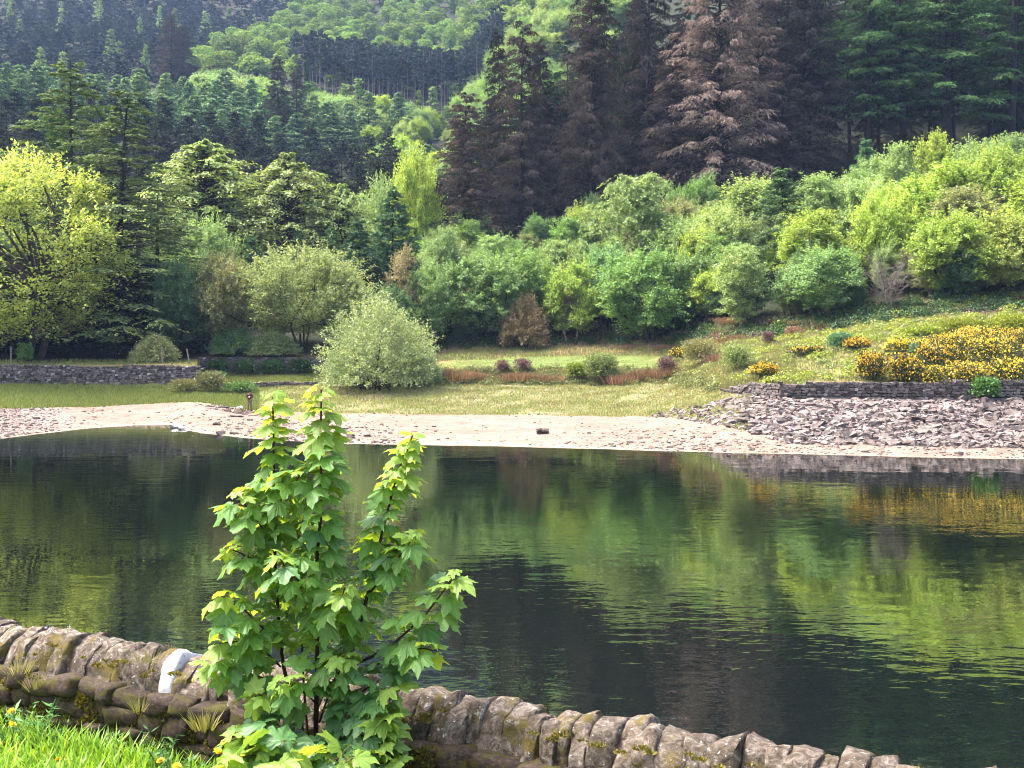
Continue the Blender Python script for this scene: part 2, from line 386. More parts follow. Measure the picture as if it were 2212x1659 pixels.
# terrain sheet
us = np.unique(np.concatenate([np.linspace(-.95, -.5, 20), np.linspace(-.5, .5, 230), np.linspace(.5, 1.0, 20), CUu[1:-1]]))
Dk, Zk = knots(us)
fr = []
for k, n in zip(range(NK - 1), [6, 8, 22, 20, 4, 12, 8, 14, 12, 8, 12, 12, 12, 4]):
    fr += [(k, j / n) for j in range(n)]
fr.append((NK - 2, 1.0))
DD = np.stack([Dk[:, k] * (1 - f) + Dk[:, k + 1] * f for k, f in fr], 1)
UU = np.repeat(us[:, None], DD.shape[1], 1)
XX = UU * DD; ZZ = zt(XX.ravel(), DD.ravel()).reshape(DD.shape)
nu, nd = DD.shape
ii = np.arange(nu - 1)[:, None] * nd; jj = np.arange(nd - 1)[None]
TF = np.stack([ii + jj, ii + nd + jj, ii + nd + jj + 1, ii + jj + 1], -1).reshape(-1, 4)
ter = mesh_np('terrain', np.stack([XX, DD, ZZ], -1).reshape(-1, 3), [TF], smooth=True)
# ground cover colour per vertex (what grows or lies there)
kk = np.array([k + f for k, f in fr])[None].repeat(nu, 0)
VX = UU * FV + CX
def mixc(a, b, f): return a * (1 - f[..., None]) + b * f[..., None]
nz = hnoise(XX * .5, DD * .5); nz2 = hnoise(XX * 1.7 + 5, DD * 1.3)
sand = np.array([.2, .138, .108]); sand2 = np.array([.225, .165, .137]); gravel = np.array([.19, .15, .145])
dry = np.array([.16, .165, .075]); green = np.array([.13, .19, .045]); lawn = np.array([.13, .17, .05]); brack = np.array([.27, .16, .1])
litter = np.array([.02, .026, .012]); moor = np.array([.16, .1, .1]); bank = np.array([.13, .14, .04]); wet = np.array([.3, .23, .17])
def ss(a, b, x): t = np.clip((x - a) / (b - a), 0, 1); return t * t * (3 - 2 * t)
Cc = mixc(sand * np.ones(XX.shape + (3,)), sand2, np.clip(.5 + nz, 0, 1))
Cc = mixc(Cc, gravel, ss(200, 60, VX) * .7)
right = ss(1500, 1640, VX)
Cc = mixc(Cc, gravel * .8, right * ss(2.9, 3.2, kk))
gs = ss(2.93, 3.08, kk + nz * .05 + nz2 * .03)
grassc = mixc(mixc(green * np.ones(XX.shape + (3,)), dry, ss(480, 700, VX)), brack, np.clip(nz2 * .8 - .1, 0, .6) * ss(400, 700, VX))
Cc = mixc(Cc, grassc, gs * (1 - right))
up4 = ss(3.95, 4.2, kk)
Cc = mixc(Cc, mixc(mixc(bank * np.ones(XX.shape + (3,)), brack, np.clip(.3 + nz * .9, 0, .8)), green, np.clip(nz2, 0, .6)), up4)
lw = ss(5.0, 5.1, kk) * ss(6.2, 5.9, kk) * ss(950, 1060, VX) * ss(1480, 1380, VX)
Cc = mixc(Cc, lawn * np.ones(XX.shape + (3,)), lw)
Cc = mixc(Cc, (bank * 1.1) * np.ones(XX.shape + (3,)), right * ss(5.0, 5.2, kk) * .6)
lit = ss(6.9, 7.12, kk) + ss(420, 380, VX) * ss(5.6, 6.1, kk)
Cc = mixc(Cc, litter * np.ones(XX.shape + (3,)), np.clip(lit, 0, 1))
Cc = mixc(Cc, moor * np.ones(XX.shape + (3,)), ss(12.2, 12.8, kk))
Cc = mixc(Cc, wet * np.ones(XX.shape + (3,)), ss(2.14, 2.0, kk) * .8)
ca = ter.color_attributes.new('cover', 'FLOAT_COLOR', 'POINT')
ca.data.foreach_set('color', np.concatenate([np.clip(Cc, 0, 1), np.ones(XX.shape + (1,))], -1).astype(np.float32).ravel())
m, t, out = nt('terrain_cover')
at = N(t, 'ShaderNodeAttribute', attribute_name='cover')
tc = N(t, 'ShaderNodeTexCoord')
n1 = N(t, 'ShaderNodeTexNoise', Scale=1.1, Detail=9, Roughness=.7); t.links.new(tc.outputs['Object'], n1.inputs['Vector'])
mp = N(t, 'ShaderNodeMapping'); mp.inputs['Scale'].default_value = (.25, 2.2, 2.2); t.links.new(tc.outputs['Object'], mp.inputs[0])
n2 = N(t, 'ShaderNodeTexNoise', Scale=1.0, Detail=8, Roughness=.7); t.links.new(mp.outputs[0], n2.inputs['Vector'])
r1 = ramp(t, n1.outputs[0], [(.3, (.55, .55, .55)), (.7, (1.35, 1.35, 1.35))])
r2 = ramp(t, n2.outputs[0], [(.3, (.7, .66, .64)), (.7, (1.2, 1.2, 1.2))])
mx = N(t, 'ShaderNodeMixRGB', blend_type='MULTIPLY'); mx.inputs[0].default_value = .8
mx2 = N(t, 'ShaderNodeMixRGB', blend_type='MULTIPLY'); mx2.inputs[0].default_value = .9
t.links.new(at.outputs['Color'], mx.inputs[1]); t.links.new(r1.outputs[0], mx.inputs[2])
t.links.new(mx.outputs[0], mx2.inputs[1]); t.links.new(r2.outputs[0], mx2.inputs[2])
p = N(t, 'ShaderNodeBsdfPrincipled', Roughness=.95); p.inputs['Specular IOR Level'].default_value = .15
b = N(t, 'ShaderNodeBump', Strength=.5, Distance=.12); t.links.new(n1.outputs[0], b.inputs['Height']); t.links.new(b.outputs[0], p.inputs['Normal'])
t.links.new(mx2.outputs[0], p.inputs['Base Color']); t.links.new(p.outputs[0], out.inputs[0])
ter.materials.append(m)
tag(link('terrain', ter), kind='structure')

# water sheet
m, t, out = nt('reservoir_water')
tc = N(t, 'ShaderNodeTexCoord')
def wnoise(sx, sy, scale, detail):
    mp = N(t, 'ShaderNodeMapping'); mp.inputs['Scale'].default_value = (sx, sy, 1); t.links.new(tc.outputs['Object'], mp.inputs[0])
    n = N(t, 'ShaderNodeTexNoise', Scale=scale, Detail=detail, Roughness=.5); t.links.new(mp.outputs[0], n.inputs['Vector']); return n
w1 = wnoise(.55, 1.0, 2.6, 2); w2 = wnoise(.5, 1.0, .7, 1); w3 = wnoise(.5, 1.0, .07, 2)
amp = ramp(t, w3.outputs[0], [(.38, (.15, .15, .15)), (.62, (1, 1, 1))])
ml = N(t, 'ShaderNodeMath', operation='MULTIPLY'); t.links.new(w1.outputs[0], ml.inputs[0]); t.links.new(amp.outputs[0], ml.inputs[1])
ma = N(t, 'ShaderNodeMath', operation='MULTIPLY_ADD'); t.links.new(w2.outputs[0], ma.inputs[0]); ma.inputs[1].default_value = .8; t.links.new(ml.outputs[0], ma.inputs[2])
b = N(t, 'ShaderNodeBump', Strength=1.0, Distance=.011); t.links.new(ma.outputs[0], b.inputs['Height'])
p = N(t, 'ShaderNodeBsdfPrincipled', Roughness=.0, IOR=5.0)
p.inputs['Base Color'].default_value = (.003, .005, .003, 1)
t.links.new(b.outputs[0], p.inputs['Normal']); t.links.new(p.outputs[0], out.inputs[0])
wat = mesh_np('water', [(-140, 9, 0), (140, 9, 0), (140, 97, 0), (-140, 97, 0)], [[[0, 1, 2, 3]]], [m])
tag(link('water', wat), kind='structure')

# near bank on the camera's side: verge, then the slope behind the wall down to the water
TW = np.array([.8968, -.4424]); NW = np.array([-.4424, -.8968]); AW = np.array([-2.81, 6.03])   # wall line, its front, a point on it
GZ = 4.02
prof = [(12, GZ + .1), (6, GZ + .05), (2.5, GZ), (1.2, GZ + .01), (.6, GZ + .02), (.15, GZ + .03), (-.2, GZ), (-.5, 3.9), (-1.5, 3.6), (-4, 2.2), (-9, -.4), (-14, -2.5)]
sv = np.linspace(-14, 20, 69)
BV = [(*(AW + TW * s + NW * q), z + .02 * math.sin(3 * s + q * 2)) for s in sv for q, z in prof]
npf = len(prof)
BF = [(i * npf + j, (i + 1) * npf + j, (i + 1) * npf + j + 1, i * npf + j + 1) for i in range(len(sv) - 1) for j in range(npf - 1)]
bme = mesh_np('verge', BV, [BF], [rough_mat('verge_soil', [(.3, (.03, .05, .01)), (.7, (.08, .1, .03))], 9)], smooth=True)
tag(link('verge', bme), kind='structure')

# ------------------------------------------------------------------ tree builders
def limb_mesh(mb, p0, p1, r0, r1, rng, n=5, bend=.08, sides=5):
    p0 = np.asarray(p0, float); p1 = np.asarray(p1, float)
    T = np.linspace(0, 1, n)[:, None]
    pts = p0 + (p1 - p0) * T
    L = np.linalg.norm(p1 - p0)
    off = rng.normal(size=3) * bend * L
    pts += off * (4 * T * (1 - T)) * .6
    mb.add(*tube(pts, np.linspace(r0, r1, n), sides))
    return pts

def lobed(seed, H, Rr, lobes=9, shoots=60, per=22, L=.34, W=.2, trunk_h=.28, zc=.53, zr=.49, flat=1., leaf='l_green', bark='bark', stems=1,
          along=.4, up=.5, sag=.0, droop=.15, spread=.3, hang=.05, t0=.3, lr=(.28, .44)):
    """rounded broadleaf: lobes filled with leafy shoots on limbs"""
    kindm = 'leaf'; DEF_LEAF = leaf
    rng = np.random.default_rng(seed)
    tr = MB(); cr = MB()
    c0 = np.array([0, 0, zc * H])
    base = [np.array([rng.normal() * .25 * (stems > 1) * Rr * .4, rng.normal() * .25 * (stems > 1) * Rr * .4, -.5]) for _ in range(stems)]
    tips = []
    for b0 in base:
        tp = np.array([b0[0] * 2.2 + rng.normal() * .08 * Rr, b0[1] * 2.2 + rng.normal() * .08 * Rr, trunk_h * H])
        limb_mesh(tr, b0, tp, .022 * H / math.sqrt(stems), .014 * H / math.sqrt(stems), rng, 6, .05, 6); tips.append(tp)
    for k in range(lobes):
        th = 2.4 * k + rng.normal() * .3
        v = 1 - 2 * (k + .5) / lobes
        rr = math.sqrt(1 - v * v)
        rad = Rr * rng.uniform(*lr)
        q = .78 if k else .5
        c = c0 + np.array([math.cos(th) * rr * (Rr - rad * .9) * q * 1.25, math.sin(th) * rr * (Rr - rad * .9) * q * 1.25, v * (zr * H - rad * .8 * flat)])
        tp = tips[k % len(tips)]
        limb_mesh(tr, tp, c, .010 * H / math.sqrt(stems), .003 * H, rng, 5, .12, 4)
        dirs = unit(rng, shoots)
        dirs[:, 2] = np.where(dirs[:, 2] < -.6, -dirs[:, 2], dirs[:, 2])
        dirs[:, 2] += .3
        P0 = c + dirs * rad * .1
        P1 = c + dirs * rad * (1 + .36 * rng.normal(size=shoots))[:, None] * np.array([.95, .95, 1.12 * flat])
        cr.add(*foliage(rng, P0, P1, sag, droop, per, t0, spread, L, W, along, up, hang))
        if v > -.2:
            nu_ = 7
            u0 = c + rng.normal(size=(nu_, 3)) * rad * .3
            u1 = u0 + np.stack([rng.normal(size=nu_) * .3 * rad, rng.normal(size=nu_) * .3 * rad, rad * rng.uniform(.9, 1.7, nu_)], 1)
            cr.add(*foliage(rng, u0, u1, 0, 0, per, .35, spread * .45, L, W, .55, up, 0))
        for i in range(0, shoots, 6):
            pts = shoot_points(P0[i:i + 1], P1[i:i + 1], sag, droop, np.linspace(0, 1, 4)[None])[0]
            tr.add(*tube(pts, np.linspace(.0022 * H, .0008 * H, 4), 3))
    return tr.mesh('trunk', [M[bark]], True), cr.mesh('crown', [M[kindm]]), H, Rr, leaf

def layered(seed, H, Rr, branches=46, twigs=26, per=10, L=.36, W=.2, leaf='l_beech', bark='bark', zb=.12, hang=.25, shape=.75, rise=.25):
    """beech-like: sprays held in flat layers, drooping at the tips"""
    kindm = 'leaf'; DEF_LEAF = leaf
    rng = np.random.default_rng(seed)
    tr = MB(); cr = MB()
    limb_mesh(tr, (0, 0, -.5), (rng.normal() * .2, rng.normal() * .2, H * .93), .024 * H, .004 * H, rng, 9, .02, 6)
    for k in range(branches):
        h = zb + (1 - zb) * (k + rng.random()) / branches
        rad = Rr * max(.12, math.sin(math.pi * min(1, (h - zb) / (1 - zb) * shape + .22)) ** .7) * rng.uniform(.72, 1.08)
        if h > .86: rad *= .75
        th = 2.4 * k + rng.normal() * .25
        d = np.array([math.cos(th), math.sin(th), 0])
        p0 = np.array([0, 0, h * H * .9]); p1 = p0 + d * rad + np.array([0, 0, rad * rise * (1.4 * h)])
        n = 6; T = np.linspace(0, 1, n)[None]
        pts = shoot_points(p0[None], p1[None], .06, .16, T)[0]
        tr.add(*tube(pts, np.linspace(.009 * H, .0015 * H, n), 4))
        tt = .25 + .75 * rng.random(twigs)
        q0 = shoot_points(p0[None], p1[None], .06, .16, tt[None])[0]
        ang = th + rng.normal(size=twigs) * .8
        ln = rad * (.18 + .24 * rng.random(twigs))
        q1 = q0 + np.stack([np.cos(ang) * ln, np.sin(ang) * ln, ln * (rng.normal(size=twigs) * .12)], 1)
        cr.add(*foliage(rng, q0, q1, .02, .3, per, .05, .13 * Rr / 4, L, W, .65, .75, hang))
    return tr.mesh('trunk', [M[bark]], True), cr.mesh('crown', [M[kindm]]), H, Rr, leaf

def dome(seed, H, Rr, stems=420, per=34, L=.3, W=.1, leaf='l_sallow', bark='bark', sub=26, fill=.25, lump=.1):
    """willow bush: many stems fanning from the base"""
    kindm = 'leaf'; DEF_LEAF = leaf
    rng = np.random.default_rng(seed)
    tr = MB(); cr = MB()
    d = unit(rng, stems); d[:, 2] = np.abs(d[:, 2]) * .95 + .0
    d /= np.linalg.norm(d, axis=1)[:, None]
    P0 = np.stack([rng.normal(size=stems) * .16 * Rr, rng.normal(size=stems) * .16 * Rr, np.full(stems, .05 * H)], 1)
    rad = np.array([Rr, Rr, H * .93]) * (1 + .05 * rng.normal(size=stems) + lump * np.sin(d[:, 0] * 5 + seed) * np.sin(d[:, 1] * 4 + d[:, 2] * 3))[:, None]
    P1 = d * rad; P1[:, 2] = np.maximum(P1[:, 2], .04 * H)
    cr.add(*foliage(rng, P0, P1, .08, .0, per, .45, .3, L, W, .4, .3, -.05))
    m = int(stems * fill)
    cr.add(*foliage(rng, P0[:m], P1[:m] * .8, .08, .0, per, .3, .3, L, W, .5, .3, 0))
    for i in range(0, stems, max(1, stems // sub)):
        pts = shoot_points(P0[i:i + 1] * [1, 1, -2], P1[i:i + 1], .08, 0, np.linspace(0, .95, 6)[None])[0]
        tr.add(*tube(pts, np.linspace(.011 * H, .002 * H, 6), 4))
    return tr.mesh('trunk', [M[bark]], True), cr.mesh('crown', [M[kindm]]), H, Rr, leaf

def weeping(seed, H, Rr, branches=34, strands=16, per=20, L=.26, W=.13, leaf='l_birch', bark='bark_pale', hangl=.22):
    """birch: rising limbs with hanging strands"""
    kindm = 'leaf'; DEF_LEAF = leaf
    rng = np.random.default_rng(seed)
    tr = MB(); cr = MB()
    limb_mesh(tr, (0, 0, -.5), (rng.normal() * .3, rng.normal() * .3, H * .95), .014 * H, .003 * H, rng, 9, .03, 6)
    for k in range(branches):
        h = .22 + .72 * (k + rng.random()) / branches
        rad = Rr * (1 - abs(h - .5) * 1.05) * rng.uniform(.6, 1.1)
        th = 2.4 * k + rng.normal() * .3
        p0 = np.array([0, 0, h * H]); p1 = p0 + np.array([math.cos(th) * rad, math.sin(th) * rad, rad * .55])
        tr.add(*tube(shoot_points(p0[None], p1[None], .1, .1, np.linspace(0, 1, 5)[None])[0], np.linspace(.005 * H, .001 * H, 5), 4))
        tt = .2 + .8 * rng.random(strands)
        q0 = shoot_points(p0[None], p1[None], .1, .1, tt[None])[0]
        q1 = q0 + rng.normal(size=(strands, 3)) * .09 * H * .5; q1[:, 2] = q0[:, 2] - H * hangl * rng.uniform(.2, 1, strands) * .55
        q1[:, 2] = np.maximum(q1[:, 2], .08 * H)
        cr.add(*foliage(rng, q0, q1, .03, 0, per, 0, .16, L, W, .5, .3, .2))
    return tr.mesh('trunk', [M[bark]], True), cr.mesh('crown', [M[kindm]]), H, Rr, leaf

def conifer(seed, H, Rr, whorls=34, per_whorl=6, twigs=26, per=5, L=.5, W=.17, zb=.1, leaf='l_spruce', bark='bark_dark', droop=.25, rise=.1, hang=.45,
            taper=.85, thin=0., dead_zone=.0, gap=.0, trunk_r=.012, spray=.22, up=.35, along=.35, jit=.25, ragged=.25, hjit=2.6):
    """spruce or larch: whorled branches with hanging sprays of needles"""
    kindm = 'needle'; DEF_LEAF = leaf
    rng = np.random.default_rng(seed)
    tr = MB(); cr = MB()
    lean = rng.normal(size=2) * .006 * H
    limb_mesh(tr, (0, 0, -1), (lean[0], lean[1], H), trunk_r * H, .0012 * H, rng, 10, .006, 7)
    Q0 = []; Q1 = []
    for w in range(whorls):
        h = zb + (1 - zb) * ((w + .5 * rng.random()) / whorls)
        rad0 = Rr * (1 - (h - zb) / (1 - zb)) ** taper + .018 * H
        if h < zb + .1: rad0 *= .75
        for k in range(per_whorl):
            if rng.random() < gap: continue
            th = 2 * math.pi * (k + rng.normal() * jit) / per_whorl + w * 1.3
            hj = h + (rng.random() - .5) * hjit * (1 - zb) / whorls
            rad = rad0 * (1 - ragged + 2 * ragged * rng.random())
            dd = np.array([math.cos(th), math.sin(th), 0])
            p0 = np.array([lean[0] * h, lean[1] * h, hj * H]); rs = (rise + .55 * max(0, h - .72)) * rng.uniform(.1, 1.8)
            p1 = p0 + dd * rad + np.array([0, 0, rad * rs])
            pts = shoot_points(p0[None], p1[None], .05, droop * (1.15 - h * .6), np.linspace(0, 1, 5)[None])[0]
            tr.add(*tube(pts, np.linspace(.0032 * H * (.4 + .6 * (1 - h)), .0006 * H, 5), 3))
            nt_ = max(4, int(twigs * (.35 + .65 * rad / Rr)))
            tt = np.sqrt(rng.uniform(.03 + dead_zone, 1, nt_))
            q0 = shoot_points(p0[None], p1[None], .05, droop * (1.15 - h * .6), tt[None])[0]
            ang = th + rng.choice([-1, 1], nt_) * rng.uniform(.25, 1.15, nt_)
            ln = (spray * rad * (1.25 - .7 * tt) + .25) * rng.uniform(.6, 1.25, nt_)
            Q0.append(q0)
            Q1.append(q0 + np.stack([np.cos(ang) * ln, np.sin(ang) * ln, -ln * hang * rng.uniform(.2, 1.6, nt_)], 1))
    Q0 = np.concatenate(Q0); Q1 = np.concatenate(Q1)
    cr.add(*foliage(rng, Q0, Q1, 0, .1, per, 0, .12, L, W, along + .3, up, hang * .35))
    return tr.mesh('trunk', [M[bark]], True), cr.mesh('crown', [M[kindm]]), H, Rr, leaf

def pine(seed, H, Rr, n=46, per=36, L=.5, W=.2, zb=.35, leaf='l_pine', bark='bark_dark', trunk_r=.011, clump=.3, point=.6, trunk_mesh=True):
    """pine: bunched tufts on upswept limbs, domed or pointed top"""
    rng = np.random.default_rng(seed)
    tr = MB(); cr = MB()
    limb_mesh(tr, (0, 0, -1), (rng.normal() * .2, rng.normal() * .2, H * .97), trunk_r * H, .002 * H, rng, 7, .01, 5)
    for k in range(n):
        h = zb + (1 - zb) * (k + rng.random()) / n
        rad = Rr * (1 - ((h - zb) / (1 - zb))) ** point * rng.uniform(.35, 1.05) + .25
        th = 2.4 * k + rng.normal() * .4
        p0 = np.array([0, 0, (h - .04) * H]); c = np.array([math.cos(th) * rad, math.sin(th) * rad, h * H + .12 * rad])
        limb_mesh(tr, p0, c, .003 * H, .001 * H, rng, 3, .05, 3)
        d = unit(rng, per); d[:, 2] = d[:, 2] * .6 + .35
        rr = clump * Rr * rng.uniform(.7, 1.3) * (1.15 - .5 * (h - zb) / (1 - zb))
        ctr = c + d * rr * (rng.random(per) ** .4)[:, None] * [1, 1, .65]
        s = rng.uniform(.7, 1.3, per)
        cr.add(*leaf_quads(ctr, d + .5 * unit(rng, per), unit(rng, per) + [0, 0, .6], L * s, W * s))
    return tr, cr, H, Rr

def finish_pine(a, leaf, bark):
    tr, cr, H, Rr = a; kindm = 'needle'
    return tr.mesh('trunk', [M[bark]], True), cr.mesh('crown', [M[kindm]]), H, Rr, leaf

def single(a, leaf, bark):
    """one mesh for a far tree: bark and leaves as two materials"""
    tr, cr, H, Rr = a
    mb = MB()
    for k in tr.F: pass
    V = np.concatenate(tr.V); n0 = len(V)
    for k in tr.F:
        f = np.concatenate(tr.F[k]); mb.F.setdefault(k, []).append(f); mb.M.setdefault(k, []).append(np.zeros(len(f)))
    mb.V.append(V); mb.n = n0
    CV = np.concatenate(cr.V)
    for k in cr.F:
        f = np.concatenate(cr.F[k]) + n0; mb.F.setdefault(k, []).append(f); mb.M.setdefault(k, []).append(np.ones(len(f)))
    mb.V.append(CV)
    return mb.mesh('far_tree', [M[bark], M[leaf]]), H, Rr

PR = {}
PR['rowan1'] = lobed(1, 9, 4.2, 19, 66, 27, leaf='l_rowan', stems=3, L=.21, W=.125)
PR['rowan2'] = lobed(2, 9, 3.8, 17, 64, 27, leaf='l_rowan', stems=2, L=.21, W=.125)
PR['green1'] = lobed(3, 9, 4.6, 20, 66, 27, leaf='l_green', stems=3, L=.2, W=.12)
PR['green2'] = lobed(4, 8, 3.6, 17, 62, 27, leaf='l_green', stems=2, L=.19, W=.11)
PR['slim1'] = lobed(5, 10, 2.6, 17, 56, 27, leaf='l_birch', stems=1, L=.18, W=.1, lr=(.34, .5), bark='bark_pale', trunk_h=.4)
PR['slim2'] = lobed(6, 10, 2.9, 17, 56, 27, leaf='l_lime', stems=2, L=.2, W=.12, lr=(.34, .5), trunk_h=.4)
PR['willow'] = lobed(7, 11, 6.2, 26, 80, 27, leaf='l_willow', stems=5, L=.22, W=.1, up=.4)
PR['sparse'] = lobed(8, 8, 2.8, 10, 56, 14, leaf='l_bronze', stems=2, L=.22, W=.12, trunk_h=.4)
PR['layer1'] = layered(11, 22, 8.2, 150, 22, 10, L=.38, W=.22)
PR['feathery'] = lobed(70, 22, 8.6, 46, 56, 14, leaf='l_yellow', stems=2, L=.34, W=.17, spread=.5, droop=.35, along=.55, up=.55, lr=(.22, .36), trunk_h=.4)
PR['layer2'] = layered(12, 20, 9.0, 150, 22, 10, L=.38, W=.22, shape=.8)
PR['sallow'] = dome(13, 9, 5.2, 900, 36, .22, .085, lump=.16)
PR['bush'] = dome(14, 5, 3.0, 380, 36, .22, .1, 'l_olive')
PR['weep'] = weeping(15, 12, 3.8, 44, 24, 24, .22, .1)
PR['spruceA'] = conifer(21, 36, 5.4, 30, 5, 52, 9, leaf='l_spruce', zb=.2, droop=.3, rise=.2, hang=.6, taper=.6, L=.34, W=.08, spray=.17, ragged=.5, jit=.6, gap=.22, hjit=3.5)
PR['spruceB'] = conifer(22, 34, 5.0, 27, 5, 52, 9, leaf='l_spruce', zb=.26, droop=.34, rise=.2, hang=.65, taper=.55, L=.34, W=.08, gap=.28, spray=.17, ragged=.5, jit=.6, hjit=3.5)
PR['deadA'] = conifer(23, 35, 5.2, 56, 7, 38, 6, leaf='l_dead', zb=.05, droop=.3, rise=.32, hang=.8, taper=.62, L=.36, W=.075, gap=.06, ragged=.42, spray=.15, jit=.6, hjit=5.5)
PR['deadB'] = conifer(24, 33, 4.4, 52, 6, 40, 6, leaf='l_dead', zb=.08, droop=.28, rise=.28, hang=.8, taper=.58, L=.36, W=.075, gap=.14, ragged=.48, spray=.16, jit=.6, hjit=5.5)
PR['larchA'] = conifer(25, 32, 7.2, 44, 6, 32, 7, leaf='l_larch', zb=.06, droop=.1, rise=.12, hang=.2, taper=.9, L=.32, W=.12, gap=.2, ragged=.45, spray=.26, dead_zone=.06, bark='bark_dark')
PR['larchB'] = conifer(26, 30, 7.4, 42, 6, 32, 7, leaf='l_larch', zb=.04, droop=.14, rise=.08, hang=.25, taper=.95, L=.32, W=.12, gap=.22, ragged=.5, spray=.26, dead_zone=.06, bark='bark_dark')
PR['younglarch'] = conifer(27, 12, 3.0, 30, 7, 24, 7, leaf='l_younglarch', zb=.04, droop=.1, rise=.3, hang=.3, taper=.85, L=.24, W=.09, trunk_r=.01, ragged=.35)
PR['hemlock'] = conifer(28, 16, 5.0, 30, 7, 24, 7, leaf='l_evergreen', zb=.02, droop=.4, rise=.15, hang=.5, taper=.6, L=.36, W=.14)
for i, s in enumerate((31, 32, 33)):
    PR['pine%d' % (i + 1)] = finish_pine(pine(s, 18, 3.8, 44, 44, .8, .34, .2, point=.55, clump=.36), 'l_pine', 'bark_dark')
PR['pale'] = conifer(34, 17, 3.6, 26, 6, 14, 4, leaf='l_farlarch', zb=.12, droop=.15, rise=.2, hang=.3, taper=.8, L=.75, W=.32)
def bare_tree(seed, H, Rr):
    rng = np.random.default_rng(seed); tr = MB(); tw = MB()
    for s in range(3):
        b0 = np.array([rng.normal() * .2, rng.normal() * .2, -.3]); tp = np.array([rng.normal() * .5, rng.normal() * .5, H * .5])
        pts = limb_mesh(tr, b0, tp, .1, .05, rng, 6, .05, 5)
        for k in range(11):
            p0 = pts[1 + k % 5]; th = rng.random() * 6.28
            e = p0 + np.array([math.cos(th) * Rr * rng.uniform(.4, .9), math.sin(th) * Rr * rng.uniform(.4, .9), H * rng.uniform(.18, .5)])
            q = limb_mesh(tr, p0, e, .04, .012, rng, 5, .1, 4)
            for j in range(9):
                s0 = q[1 + j % 4]; d = unit(rng, 1)[0]; d[2] = abs(d[2]) * .6 + .15
                e2 = s0 + d * rng.uniform(.5, 1.3)
                q2 = limb_mesh(tw, s0, e2, .014, .006, rng, 3, .08, 3)
                for i in range(3):
                    d = unit(rng, 1)[0]; d[2] = d[2] * .6 + .25
                    limb_mesh(tw, q2[1], q2[1] + d * rng.uniform(.3, .7), .008, .004, rng, 2, 0, 3)
    return tr.mesh('trunk', [M['bark_pale']], True), tw.mesh('twigs', [M['bark_pale']], True), H, Rr, 'l_bronze'

PR['bare'] = bare_tree(41, 7.5, 2.6)

ZL = [(60, 'near the left edge'), (200, 'behind the tall larch spires'), (330, 'just right of the larch spires'), (520, 'above the peaked beech'), (700, 'above the broad rounded beech'), (830, 'above the lower beech lobe'), (5000, 'beside the valley gap')]
ZF = [(60, 'at the left edge'), (200, 'above the larch spires'), (340, 'left of the purple-brown bare conifers'), (480, 'near the purple-brown bare conifers'), (640, 'above the copper conifers'), (800, 'left of the pine strip middle'), (960, 'towards the brown spruces'), (5000, 'right beside the brown spruces')]
ZS = [(1040, 'above the dome-shaped sallow'), (1200, 'behind the lawn strip'), (1330, 'by the twin-stemmed birch'), (1480, 'by the spreading rowan'), (1640, 'by the single-trunked birch'), (1760, 'by the vivid young larch'), (1880, 'by the forked rowan'), (2000, 'by the bare pale tree'), (2120, 'by the lime-green sycamore'), (9000, 'at the right edge')]
ZP = [(1120, 'behind the black spires'), (1240, 'behind the three-spired clump'), (1380, 'behind the tall grey-brown spruce'), (1520, 'left of the palest dead spruce'), (1680, 'behind the palest dead spruce'), (1830, 'behind the blackish spruce'), (1920, 'in the black gap'), (2060, 'behind the green spruces'), (9000, 'at the top right edge')]
def zone(tab, v):
    for lim, w in tab:
        if v < lim: return w
def row(k): return ('front row', 'second row', 'third row', 'fourth row', 'back row')[k]
NEEDLES = {'spruceA', 'spruceB', 'deadA', 'deadB', 'hemlock', 'pine1', 'pine2', 'pine3'}
rcol = random.Random(21)
def tree(kind, name, label, vx, d, top, width=None, leaf=None, bark=None, cat='tree', group=None, rz=None, z_off=0., hmax=None):
    """tree standing on the ground at picture column vx, distance d; reaching picture row top, width in picture units"""
    tm, cm, H0, R0, dl = PR[kind]
    if bark:
        key = (kind, bark)
        if key not in PR: PR[key] = tm.copy(); PR[key].materials.clear(); PR[key].materials.append(M[bark])
        tm = PR[key]
    b = g(vx, d)
    ztop = EYE - (top - HY) / FV * d
    H = ztop - b.z
    sz = H / H0
    sx = (width * (.92 if kind in ('deadA', 'deadB') else 1.12) / FV * d / (2 * R0)) if width else sz
    e = bpy.data.objects.new(name, None); col.objects.link(e); e.empty_display_size = .5
    e.location = (b.x, b.y, b.z + z_off); e.scale = (sx, sx, sz)
    e.rotation_euler = (0, 0, random.random() * 6.28 if rz is None else rz)
    tag(e, label, cat, group)
    link('trunk', tm, e); c = link('twigs' if kind == 'bare' else 'crown', cm, e)
    lc = LC[NAMES[leaf or dl]]; f = rcol.uniform(.85, 1.17); hx = rcol.uniform(-.07, .07)
    if kind not in NEEDLES: f *= 1.22
    ad = 0 if kind in NEEDLES else .035
    gr = 1 if kind in NEEDLES or leaf == 'l_bronze' else .93
    c.color = (lc[0] * f * gr * (1 + hx) + ad * .8, lc[1] * f + ad, lc[2] * f * (1 - hx) + ad, 1)
    return e

